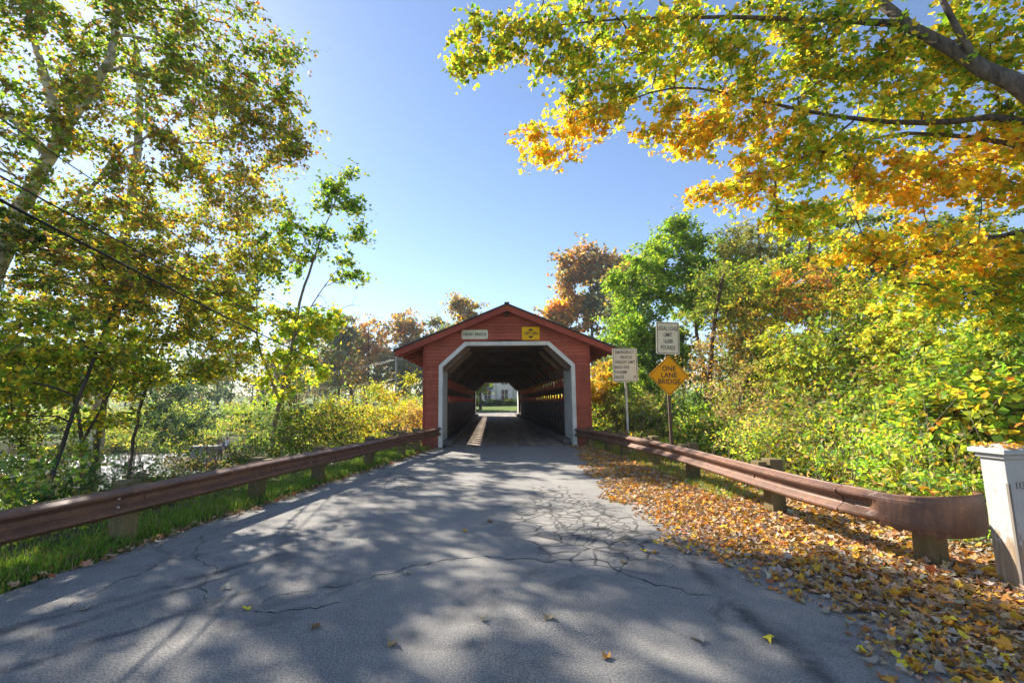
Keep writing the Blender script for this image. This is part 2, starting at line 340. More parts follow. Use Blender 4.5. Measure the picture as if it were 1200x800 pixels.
mk('river', arrmesh('river', np.array([(-300, .5, -3.2), (300, .5, -3.2), (300, 37.5, -3.2), (-300, 37.5, -3.2)]), np.array([(0, 1, 2, 3)])), m_water,
   label='shallow river glinting behind the trees and under the bridge', cat='river', kind='structure')
# approach road with ragged edges
yy = np.arange(-45, -.02, .16); yy[-1] = -.03
jl = rng.normal(0, .022, len(yy)); jr = rng.normal(0, .05, len(yy))
cols = np.linspace(0, 1, 9)
L_, R_ = left_edge(yy)+jl, right_edge(yy)+jr
V = np.stack([L_[:, None]+(R_-L_)[:, None]*cols, np.repeat(yy[:, None], 9, 1), np.zeros((len(yy), 9))], -1).reshape(-1, 3)
k9 = (np.arange(len(yy)-1)[:, None]*9+np.arange(8)[None, :]).ravel()
road = mk('road', arrmesh('road', V, np.stack([k9, k9+1, k9+10, k9+9], -1)), m_asph, label='cracked grey asphalt road running into the bridge', cat='road', kind='structure')
fr = MB().box(-3.1, 3.1, 36.03, 47, -.2, .0).box(-140, 140, 47.004, 53.5, -.2, .004)
fr.build('crossing_road', m_asph2, label='pale sunlit road crossing beyond the far end of the bridge', cat='road', kind='structure')
# long cracks: thin jagged ribbons let into the road
def crack(pts, w):
    pts = [np.array(G(*q)) for q in pts]; out = []
    for a, b in zip(pts[:-1], pts[1:]):
        n = max(2, int(np.linalg.norm(b-a)/.045)); d = (b-a)[:2]; nrm = np.array([-d[1], d[0]])/np.linalg.norm(d)
        for i in range(n):
            q = a+(b-a)*i/n; out.append(q[:2]+nrm*(rng.normal(0, .011)+.03*math.sin(len(out)*.41+a[0]*9)+.022*math.sin(len(out)*.93+a[1]*7)))
    out = np.array(out); t_ = np.gradient(out, axis=0); t_ /= np.linalg.norm(t_, axis=1)[:, None]+1e-9; nn = np.stack([-t_[:, 1], t_[:, 0]], -1)
    ww = (w*.85*rng.uniform(.15, 1.3, len(out))*np.interp(np.arange(len(out)), [0, len(out)*.08, len(out)*.85, len(out)], [.2, 1, 1, .15]))[:, None]/2
    V = np.concatenate([np.c_[out+nn*ww, np.full(len(out), .0035)], np.c_[out-nn*ww, np.full(len(out), .0035)]]); n = len(out); i = np.arange(n-1)
    mk('crack', arrmesh('crack', V, np.stack([i, i+n, i+n+1, i+1], -1)), m_crack, road)
for pts, w in [([(838, 702), (800, 693), (745, 676), (700, 656), (640, 657), (595, 655), (560, 652), (530, 655), (500, 660), (470, 668), (430, 680), (395, 688), (350, 693), (320, 702), (296, 715)], .022),
               ([(296, 715), (330, 718), (370, 712), (405, 702)], .016), ([(330, 600), (300, 610), (260, 618), (235, 632), (200, 640)], .016),
               ([(470, 545), (440, 566), (400, 580), (335, 590)], .013), ([(235, 632), (230, 650), (250, 668), (235, 690), (240, 712)], .012), ([(0, 735), (60, 718), (120, 690), (170, 668), (230, 640)], .013)]:
    crack(pts, w)

# ------------------------------------------------------------------ covered bridge
BL = 36.0; HW, HT, CX, CZ, WL = 2.53, 3.84, 1.58, 2.97, 3.10; SL = (5.22-3.52)/4.11
def roofz(x): return 5.22 - SL*abs(x)
br = empty('covered_bridge', (0, 0, 0), label='red timber covered bridge with white trimmed portal and gable roof', cat='covered bridge')
def portal(yf, sgn):
    """sgn -1: outside is towards -y"""
    def ylim(a, b): return (yf+sgn*a, yf+sgn*b)
    ex = .125; z = -.32
    while z < 5.0:
        z1 = min(z+ex, 5.02)
        def out(zz): return min(WL-.10, (5.02-zz)/SL)
        def inn(zz):
            if zz >= HT-.01: return 0.0
            if zz <= CZ: return HW-.02
            return HW-.02-(HW-CX)*(zz-CZ)/(HT-CZ)
        for s in (-1, 1):
            if inn(z1) <= 0 and inn(z) <= 0 and s == 1: continue
            a0, a1, o0, o1 = inn(z), inn(z1), out(z), out(z1)
            if o1 < .03: continue
            if a0 <= 0 and a1 <= 0: xs4 = (-o0, o0, o1, -o1)
            else: xs4 = (a0*s, o0*s, o1*s, a1*s)
            y0, y1 = ylim(0, .046); yb, yt = ylim(0, .012)
            pts = [(xs4[0], y1, z), (xs4[1], y1, z), (xs4[1], yf, z), (xs4[0], yf, z), (xs4[3], yt, z1-.004), (xs4[2], yt, z1-.004), (xs4[2], yf, z1-.004), (xs4[3], yf, z1-.004)]
            MB().hexa(pts).build('clapboard', m_red, br)
        z = z1
    for s in (-1, 1):
        y0, y1 = ylim(-.03, .05)
        MB().box(s*WL-.10 if s > 0 else -WL, WL if s > 0 else -WL+.10, min(y0, y1), max(y0, y1), -.34, roofz(WL)-.2).build('corner_board', m_redtrim, br)
    # white trim in five boards
    o = [(-HW, -.02), (-HW, CZ), (-CX, HT), (CX, HT), (HW, CZ), (HW, -.02)]; w = .145
    i_ = [(-HW+w, -.02), (-HW+w, CZ-w*.45), (-CX+w*.45, HT-w), (CX-w*.45, HT-w), (HW-w, CZ-w*.45), (HW-w, -.02)]
    y0, y1 = ylim(-.02, .06)
    for k in range(5):
        bevel(MB().prism([o[k], o[k+1], i_[k+1], i_[k]], min(y0, y1), max(y0, y1)).build('trim_board', m_white, br), .006)
    # lining behind the trim
    for s in (-1, 1):
        for k in range(9):
            a, b = ylim(-.03-k*.2, -.225-k*.2)
            MB().box(s*2.385 if s > 0 else -2.41, 2.41 if s > 0 else -2.385, min(a, b), max(a, b), .02, 2.86).build('lining_board', m_jamb, br)
        a, b = ylim(-.02, -1.9)
        MB().box(s*2.42 if s > 0 else -2.98, 2.98 if s > 0 else -2.42, min(a, b), max(a, b), -.3, 2.9).build('portal_post', m_dark, br)
        MB().beam((s*2.37, yf-sgn*.35, 2.8), (s*1.45, yf-sgn*.35, 3.7), .3, .2, (0, 1, 0)).build('knee_brace', m_raft, br)
    MB().box(-2.4, 2.4, *sorted(ylim(-.2, -.5)), 3.70, 3.95).build('tie_beam', m_raft, br)
    # barge boards
    for s in (-1, 1):
        a, b = ylim(.30, .35)
        pr = [(0, 5.17), (s*4.08, roofz(4.08)-.05), (s*4.08, roofz(4.08)-.27), (0, 4.95)]
        if s < 0: pr = pr[::-1]
        MB().prism(pr, min(a, b), max(a, b)).build('barge_board', m_redtrim, br)
    MB().box(-.07, .07, *sorted(ylim(.02, .16)), 4.78, 4.93).build('gable_lamp', m_dark, br)
portal(0, -1); portal(BL, 1)
for s in (-1, 1):     # roof slopes, overhanging each end
    o = [(0, 5.24), (s*4.13, roofz(4.13)+.02), (s*4.13, roofz(4.13)-.045), (0, 5.175)]
    if s < 0: o = o[::-1]
    MB().prism(o, -.38, BL+.38).build('roof_slope', m_roof, br)
    me = MB().beam((0, 0, 5.09), (s*4.06, 0, roofz(4.06)-.10), .10, .13, (0, 1, 0)).mesh('rafter')
    for k in range(58): mk('rafter', me, m_redtrim if False else m_raft, br, (0, .12+k*.625, 0))
    me2 = MB().beam((s*3.12, 0, roofz(3.12)-.17), (s*4.06, 0, roofz(4.06)-.15), .095, .17, (0, 1, 0)).mesh('rafter_tail')
    for k in range(40): mk('rafter_tail', me2, m_redtrim, br, (0, .25+k*.9, 0))
    # lattice truss
    for lay, dirn in ((0, 1), (1, -1)):
        xx = s*(2.62+.07*lay)
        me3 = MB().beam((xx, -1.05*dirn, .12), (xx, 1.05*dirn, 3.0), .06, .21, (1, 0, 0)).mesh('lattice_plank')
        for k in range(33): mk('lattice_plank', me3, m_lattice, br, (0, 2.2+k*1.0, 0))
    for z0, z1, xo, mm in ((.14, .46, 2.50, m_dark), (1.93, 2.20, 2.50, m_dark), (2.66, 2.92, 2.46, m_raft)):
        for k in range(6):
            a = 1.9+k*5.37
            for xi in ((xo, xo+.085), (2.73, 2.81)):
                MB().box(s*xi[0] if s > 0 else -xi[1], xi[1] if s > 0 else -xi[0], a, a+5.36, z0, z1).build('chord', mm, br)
    MB().box(s*2.44 if s > 0 else -2.62, 2.62 if s > 0 else -2.44, 1.9, BL-1.9, 2.925, 3.02).build('wall_plate', m_lightwood, br)
    me4 = MB().box(-.012, .012, -.148, .148, -.75, 1.58).mesh('siding_board')
    for k in range(120): mk('siding_board', me4, m_red, br, (s*(3.03+.012*(k % 2)), .2+k*.3, 0))
    for k in range(6): bevel(MB().box(s*2.08 if s > 0 else -2.36, 2.36 if s > 0 else -2.08, .35+k*5.92, 6.25+k*5.92, .02, .22).build('curb_timber', m_curb, br), .02)
    for k in range(14):
        y = 2.4+k*2.4
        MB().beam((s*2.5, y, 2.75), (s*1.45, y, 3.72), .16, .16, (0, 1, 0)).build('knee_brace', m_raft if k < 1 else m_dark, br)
    for z in (-.15, -.55): MB().box(s*2.5 if s > 0 else -2.8, 2.8 if s > 0 else -2.5, .1, BL-.1, z-.2, z+.1).build('floor_girder', m_dark, br)
MB().box(-.09, .09, -.39, BL+.39, 5.235, 5.275).build('ridge_cap', m_roof, br)
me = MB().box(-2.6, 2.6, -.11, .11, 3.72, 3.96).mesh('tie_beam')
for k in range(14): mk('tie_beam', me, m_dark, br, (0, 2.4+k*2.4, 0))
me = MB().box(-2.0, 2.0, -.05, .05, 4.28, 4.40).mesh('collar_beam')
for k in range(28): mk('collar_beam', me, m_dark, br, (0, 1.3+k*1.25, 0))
for j in range(22):
    x0 = -2.31+j*.21
    for k in range(9):
        y0 = .01+k*4.0; dz = random.uniform(-.006, .004); dx = random.uniform(.002, .006)
        MB().box(x0+dx, x0+.208, y0, y0+3.993, -.07, dz).build('deck_plank', m_deck, br)
MB().box(-2.5, 2.5, -.06, .0, -.1, .006).build('threshold', m_curb, br)
MB().box(-3.4, 3.4, .06, 2.2, -5, -.46).build('abutment', m_stone, br); MB().box(-3.4, 3.4, 33.8, 35.9, -5, -.46).build('abutment', m_stone, br)

# ---- lettering
def text(s, size, mat, parent, loc, sx=1.0, align='CENTER', bold=0.0):
    c = bpy.data.curves.new('lettering', 'FONT'); c.body = s; c.size = size; c.align_x = align; c.align_y = 'CENTER'; c.offset = bold; c.resolution_u = 3
    o = bpy.data.objects.new('tmp', c); COL.objects.link(o)
    bpy.context.view_layer.update()
    me = bpy.data.meshes.new_from_object(o.evaluated_get(bpy.context.evaluated_depsgraph_get())); me.name = 'lettering'
    bpy.data.objects.remove(o); me.materials.clear()
    me.transform(Matrix.Rotation(R(90), 4, 'X') @ Matrix.Diagonal((sx, 1, 1, 1)))
    return mk('lettering', me, mat, parent, loc)
def rrect(w, h, r, n=5):
    o = []
    for cx, cz, a0 in ((w/2-r, h/2-r, 0), (-w/2+r, h/2-r, 90), (-w/2+r, -h/2+r, 180), (w/2-r, -h/2+r, 270)):
        for k in range(n+1): a = R(a0+90*k/n); o.append((cx+r*math.cos(a), cz+r*math.sin(a)))
    return o
def ring(outer, inner, y0, y1):
    mb = MB(); n = len(outer)
    for k in range(n):
        j = (k+1) % n; mb.hexa([(outer[k][0], y0, outer[k][1]), (outer[j][0], y0, outer[j][1]), (outer[j][0], y1, outer[j][1]), (outer[k][0], y1, outer[k][1]),
                                (inner[k][0], y0, inner[k][1]), (inner[j][0], y0, inner[j][1]), (inner[j][0], y1, inner[j][1]), (inner[k][0], y1, inner[k][1])])
    return mb
def panel(parent, w, h, mat, loc, rot=0, diamond=False, border=True, r=.035, bm_=None):
    o = rrect(w, h, r); q = rrect(w-.05, h-.05, r*.7); q2 = rrect(w-.075, h-.075, r*.6)
    if diamond:
        c, s_ = math.cos(R(45)), math.sin(R(45)); f = lambda L: [(x*c-z*s_, x*s_+z*c) for x, z in L]; o, q, q2 = f(o), f(q), f(q2)
    p_ = MB().prism(o, -.004, .004).build('panel', mat, parent); p_.location = loc; p_.rotation_euler = (0, R(rot), 0)
    if border: ring(q, q2, -.0065, -.0045).build('border', bm_ or m_black, p_)
    return p_
# name board and clearance sign on the gable
nb = empty('name_board', (-1.20, -.045, 4.115), label='cream name board reading HENRY BRIDGE on the red gable', cat='sign')
pp = panel(nb, .98, .35, m_scream, (0, 0, 0), r=.06, border=False); text('HENRY BRIDGE', .155, m_green, pp, (0, -.007, 0), .80, bold=.003)
cs = empty('clearance_sign', (.895, -.045, 4.145), label='small yellow clearance sign with black arrows on the red gable', cat='sign')
pp = panel(cs, .67, .49, m_syel, (0, 0, 0), border=False, r=.02)
text("10FT 6IN", .17, m_black, pp, (0, -.007, -.005), .78, bold=.004)
for s in (1, -1):
    pts = [(-.11, s*.10), (.11, s*.10), (0, s*.19)]
    MB().prism(pts if s > 0 else pts[::-1], -.0085, -.0055).build('arrow', m_black, pp)
# road signs beside the right rail
s1 = empty('road_sign', (3.40, -3.5, -.1), label='grey rectangular weight limit sign on thin pole nearest the bridge', cat='road sign', group='road signs beside the right guardrail')
MB().box(-.03, .03, .006, .05, 0, 2.35).build('post', m_steel, s1)
pp = panel(s1, .75, 1.0, m_sgrey, (0, 0, 2.76), 0)
for i, (tx, sx_, al, x) in enumerate([('EMERGENCY', .80, 'CENTER', 0), ('VEHICLE', .80, 'CENTER', .03), ('WEIGHT LIMIT', .74, 'CENTER', 0), ('SINGLE AXLE', .62, 'LEFT', -.33), ('TANDEM', .72, 'LEFT', -.33), ('GROSS', .72, 'LEFT', -.33)]):
    text(tx, .125, m_black, pp, (x, -.007, .375-i*.148), sx_, al, .002)
text('10', .125, m_black, pp, (.27, -.007, .375-5*.148), .72, 'CENTER', .002)
s2 = empty('road_sign', (4.02, -5.2, -.2), label='orange diamond ONE LANE BRIDGE sign under a grey load limit plate', cat='road sign', group='road signs beside the right guardrail')
MB().box(-.035, .035, .006, .06, -.2, 3.7).build('post', m_ruststeel, s2)
pp = panel(s2, .765, .765, m_sor, (.02, 0, 2.44), 2.0, True, r=.05)
for i, tx in enumerate(('ONE', 'LANE', 'BRIDGE')): text(tx, .185, m_black, pp, (0, -.008, .18-i*.17), .95, bold=.003)
pp = panel(s2, .62, .86, m_sgrey, (.045, 0, 3.43), 2.5)
for i, tx in enumerate(('LEGAL LOAD', 'LIMIT', '16,000', 'POUNDS')): text(tx, .15, m_black, pp, (0, -.007, .25-i*.17), .64, bold=.002)

# ------------------------------------------------------------------ guardrails
def wprofile(hh=.36):      # (outward, z) of a W beam face, z from bottom to top
    pr = [(-.006, 0), (.004, .012), (.070, .046), (.083, .056), (.083, .080), (.070, .092), (.006, .142), (.0, .152), (.0, .180)]
    pr = pr + [(a, .36-z) for a, z in pr[::-1][1:]]
    return [(a, (z-.36)*hh/.36) for a, z in pr]
def interp_path(pts, step=.18):
    pts = np.array(pts, float); d = np.r_[0, np.cumsum(np.linalg.norm(np.diff(pts, axis=0), axis=1))]; n = int(d[-1]/step)+2; s = np.linspace(0, d[-1], n)
    q = np.stack([np.interp(s, d, pts[:, k]) for k in range(3)], -1)
    for _ in range(6): q[1:-1] = .25*q[:-2]+.5*q[1:-1]+.25*q[2:]
    return q
def sweep(path, side, prof, thick=.006):
    path = np.array(path); tn = np.gradient(path, axis=0); tn[:, 2] = 0; tn /= np.linalg.norm(tn, axis=1)[:, None]
    out = np.stack([tn[:, 1], -tn[:, 0], np.zeros(len(tn))], -1)*side
    mb = MB(); n = len(prof)
    for off in (0, -thick):
        for p_, o in zip(path, out):
            for a, z in prof: mb.v.append(tuple(p_+o*(a+off)+np.array([0, 0, z])))
    m_ = len(path); N = m_*n
    for i in range(m_-1):
        for k in range(n-1):
            q = i*n+k; mb.f.append((q, q+n, q+n+1, q+1)); q += N; mb.f.append((q, q+1, q+n+1, q+n))
        for k in (0, n-1):
            q = i*n+k; mb.f.append((q, q+n, q+n+N, q+N))
    for i in (0, m_-1):
        for k in range(n-1): q = i*n+k; mb.f.append((q, q+1, q+1+N, q+N))
    return mb, out
def guardrail(label, pts, side, posts, nseg, hh):
    g = empty('guardrail', (pts[0][0], pts[0][1], 0), label=label, cat='guardrail', group='rusty guardrails along the road')
    g.location = (0, 0, 0)
    path = interp_path(pts); pr = wprofile(hh); cuts = np.linspace(0, len(path)-1, nseg+1).astype(int)
    for k in range(nseg):
        a, b = cuts[k], min(cuts[k+1]+1, len(path)-1); seg = path[a:b+1].copy()
        mb, out = sweep(seg, side, [(u+.007*(k % 2), v) for u, v in pr]); mb.build('beam', m_rust, g, False)
        if k:
            p_ = path[a]; tn = path[a+1]-path[a-1]; tn /= np.linalg.norm(tn); o = np.array([tn[1], -tn[0], 0])*side
            q = p_+o*.012+np.array([0, 0, -hh/2]); q2 = q+o*.03
            for dz in (-.05, .05): MB().tube([q+np.array([0, 0, dz]), q2+np.array([0, 0, dz])], .017, 6).build('bolt', m_bolt, g)
    for (x, y, zt, w) in posts:
        j = np.argmin(np.linalg.norm(path[:, :2]-np.array([x, y]), axis=1)); p_ = path[j]; tn = path[min(j+1, len(path)-1)]-path[max(j-1, 0)]; tn /= np.linalg.norm(tn)
        o = np.array([tn[1], -tn[0], 0])*side; a = math.atan2(tn[1], tn[0])
        c = p_-o*(.02+.15/2+.15/2+.10); zb = float(height(c[0], c[1]))-.3
        po = MB().box(-w/2, w/2, -.10, .10, zb, p_[2]+zt).build('post', m_post, g); po.location = (c[0], c[1], 0); po.rotation_euler = (random.uniform(-.02, .02), random.uniform(-.02, .02), a); bevel(po, .012)
        bq = p_+o*.002+np.array([0, 0, -hh/2]); MB().tube([bq, bq+o*.018], .022, 8).build('bolt', m_rust, g)
        c2 = p_-o*(.02+.06); bl = MB().box(-w/2+.01, w/2-.01, -.062, .062, p_[2]-hh, p_[2]+zt-.03).build('blockout', m_post, g); bl.location = (c2[0], c2[1], 0); bl.rotation_euler = (0, 0, a); bevel(bl, .01)
    return g, path
Lp = [(-2.48, -.12, .74), (-2.75, -1.2, .73), (-3.26, -3.13, .70), (-3.74, -5.8, .70), (-4.17, -7.71, .70), (-4.47, -9.05, .70), (-4.70, -10.3, .70), (-4.87, -11.19, .70), (-5.01, -11.84, .70), (-5.13, -12.34, .70), (-5.8, -15.3, .70), (-6.6, -19, .70)]
gl, pathL = guardrail('rusty guardrail on wooden posts along the grassy left verge', Lp, -1,
    [(-4.80, -11.0, .03, .20), (-4.42, -8.75, .03, .20), (-4.0, -6.9, .04, .20), (-3.55, -4.6, .05, .20), (-3.15, -2.55, .05, .20), (-2.85, -1.5, .07, .20), (-5.35, -13.4, .03, .20), (-5.9, -15.6, .03, .20)], 5, .315)
Rp = [(2.49, -.12, .63), (2.75, -1.9, .65), (2.97, -3.58, .67), (3.18, -6.46, .68), (3.22, -8.31, .68), (3.20, -9.8, .68), (3.19, -10.7, .68), (3.2, -11.4, .68), (3.25, -11.9, .68)]
gr, pathR = guardrail('rusty guardrail with flared end above the leaf drift on the right', Rp, 1,
    [(2.62, -.75, .05, .23), (2.83, -2.4, .05, .23), (2.98, -3.7, .06, .23), (3.13, -5.6, .06, .23), (3.2, -7.6, .07, .23), (3.2, -10.25, .08, .23)], 4, .315)
# flared end: W section flattening into a rounded plate that turns away from the road
ep = interp_path([(3.25, -11.88, .683), (3.30, -12.15, .683), (3.36, -12.4, .685), (3.47, -12.56, .69), (3.66, -12.64, .70), (3.9, -12.62, .70), (4.15, -12.5, .69), (4.3, -12.25, .67)], .045)
tn = np.gradient(ep, axis=0); tn /= np.linalg.norm(tn, axis=1)[:, None]; on = np.stack([tn[:, 1], -tn[:, 0], np.zeros(len(tn))], -1)
pr0 = np.array(wprofile(.315)); mb = MB(); n = len(pr0); m_ = len(ep)
for off in (0, -.007):
    for i, (p_, o) in enumerate(zip(ep, on)):
        u = i/(m_-1); f = float(sstep((u-.16)/.10)); hh = 1+.22*float(sstep((u-.2)/.4))
        flat = np.stack([np.full(n, .075)-.03*np.abs(np.linspace(-1, 1, n))**4, pr0[:, 1]], -1); q = pr0*(1-f)+flat*f
        for k, (a, z) in enumerate(q):
            rag = (0.03*math.sin(i*1.9)+.02*math.sin(i*4.3)) if (k == 0 and u < .5) else 0
            mb.v.append(tuple(p_+o*(a+off)+np.array([0, 0, z*hh+rag])))
N = m_*n
for i in range(m_-1):
    for k in range(n-1):
        q = i*n+k; mb.f.append((q, q+n, q+n+1, q+1)); q += N; mb.f.append((q, q+1, q+n+1, q+n))
    for k in (0, n-1): q = i*n+k; mb.f.append((q, q+n, q+n+N, q+N))
mb.build('flared_end', m_rust, gr, False)
bevel(MB().box(-.10, .10, -.10, .10, -.3, .60).build('post', m_post, gr, loc=(3.72, -12.38, 0), rot=(0, .03, .3)), .012)

# old white post at the end of the right rail
wp = empty('white_post', (3.93, -12.97, 0), label='old white painted square post with peeling foot and leafy cap', cat='post')
bevel(MB().box(-.10, .10, -.10, .10, -.2, 1.12).build('shaft', m_peel, wp), .006)
bevel(MB().box(-.125, .125, -.125, .125, 1.085, 1.125).build('moulding', m_peel, wp), .01)
cap = bevel(MB().box(-.155, .155, -.155, .155, 1.127, 1.165).build('cap', m_peel, wp), .006)
MB().hexa([(-.15, -.15, 1.166), (.15, -.15, 1.166), (.15, .15, 1.166), (-.15, .15, 1.166), (-.06, -.06, 1.20), (.06, -.06, 1.20), (.06, .06, 1.20), (-.06, .06, 1.20)]).build('cap_top', m_peel, cap)
text('113', .085, m_ruststeel, wp, (.005, -.104, .86), .75)
MB().box(-.108, -.088, -.109, -.088, -.1, .88).build('corner_strip', m_tele, wp)

# ------------------------------------------------------------------ plants
def fan(o, zc=0.0, cup=0.0):
    o = np.array(o, float); c = o.mean(0); V = np.concatenate([[[0, .42, zc]], np.c_[o, cup*np.abs(o[:, 0])]]); n = len(o)
    return V, np.array([(0, 1+i, 1+(i+1) % n) for i in range(n)])
T_MAPLE = fan([(0, 0), (.33, .10), (.55, .50), (.24, .52), (.0, 1.0), (-.24, .52), (-.55, .50), (-.33, .10)], -.03, .12)
T_TRI = (np.array([(0, 0, 0), (.46, .38, .06), (.18, .52, .02), (0, 1, .0), (-.18, .52, .02), (-.46, .38, .06)]), np.array([(0, 1, 2), (0, 2, 3), (0, 3, 4), (0, 4, 5)]))
T_DIA = (np.array([(0, 0, 0), (.42, .48, .07), (0, 1, 0), (-.42, .48, .07)]), np.array([(0, 1, 2), (0, 2, 3)]))
T_OVAL = (np.array([(0, 0, 0), (.27, .45, .07), (0, 1, 0), (-.27, .45, .07)]), np.array([(0, 1, 2), (0, 2, 3)]))
def leafmesh(name, pos, nrm, size, col, tpl, spin=None):
    TV, TF = tpl; n = len(pos); k = len(TV)
    nrm = nrm/(np.linalg.norm(nrm, axis=1)[:, None]+1e-9)
    r = rng.normal(size=(n, 3)) if spin is None else spin
    a = r-nrm*(r*nrm).sum(1)[:, None]; a /= np.linalg.norm(a, axis=1)[:, None]+1e-9; b = np.cross(nrm, a)
    V = pos[:, None, :]+size[:, None, None]*(b[:, None, :]*TV[None, :, 0, None]+a[:, None, :]*TV[None, :, 1, None]+nrm[:, None, :]*TV[None, :, 2, None])
    Fc = (TF[None]+(np.arange(n)*k)[:, None, None]).reshape(-1, TF.shape[1])
    return arrmesh(name, V.reshape(-1, 3), Fc, False, np.repeat(col, k, 0))
C = dict(g=(.115, .215, .03), dg=(.065, .125, .028), yg=(.40, .48, .05), lg=(.23, .40, .04), y=(.76, .62, .055), au=(.80, .48, .04), o=(.68, .30, .045), ro=(.44, .14, .05),
         br=(.27, .165, .075), ol=(.24, .23, .06), te=(.045, .095, .068), bg=(.15, .235, .12), tn=(.46, .34, .19), rd=(.34, .07, .05), pk=(.52, .32, .20), gg=(.23, .27, .18), pl=(.46, .40, .31))
def pick(pal, n):
    ks = list(pal); w = np.array([pal[k] for k in ks], float); w /= w.sum(); i = rng.choice(len(ks), n, p=w)
    return np.array([C[k] for k in ks])[i]*np.exp(rng.normal(0, .16, (n, 1)))*np.exp(rng.normal(0, .06, (n, 3)))
def wood_mesh(name, nodes, par, rad):
    nodes = np.array(nodes); par = np.array(par); e = np.nonzero(par >= 0)[0]
    big = rad[e] > .045
    parts_V, parts_F, base = [], [], 0
    for sel, ns in ((e[big], 9), (e[~big], 4)):
        if not len(sel): continue
        A, B = nodes[par[sel]], nodes[sel]; d = B-A; L = np.linalg.norm(d, axis=1)[:, None]+1e-9; d = d/L
        # tangent at the start follows the parent's own direction, so bends stay closed
        pd = np.where((par[par[sel]] >= 0)[:, None], A-nodes[np.maximum(par[par[sel]], 0)], d); pd /= np.linalg.norm(pd, axis=1)[:, None]+1e-9
        same = (rad[par[sel]] < rad[sel]*1.6)[:, None]; d0 = np.where(same, pd, d)
        ra = np.minimum(rad[par[sel]], rad[sel]*1.35)[:, None, None]; rb = rad[sel][:, None, None]
        th = np.arange(ns)*2*np.pi/ns; rings = []
        for Q, dd, rr in ((A, d0, ra), (B, d, rb)):
            ref = np.tile(np.array([.37, .81, .45]), (len(sel), 1)); u = np.cross(dd, ref); u /= np.linalg.norm(u, axis=1)[:, None]+1e-9; v = np.cross(dd, u)
            rings.append(Q[:, None, :]+rr*(u[:, None, :]*np.cos(th)[None, :, None]+v[:, None, :]*np.sin(th)[None, :, None]))
        V = np.concatenate(rings, 1).reshape(-1, 3); k = np.arange(ns); q = np.stack([k, (k+1) % ns, ns+(k+1) % ns, ns+k], -1)
        parts_V.append(V); parts_F.append((q[None]+(np.arange(len(sel))*2*ns)[:, None, None]).reshape(-1, 4)+base); base += len(V)
    return arrmesh(name, np.concatenate(parts_V), np.concatenate(parts_F), True)
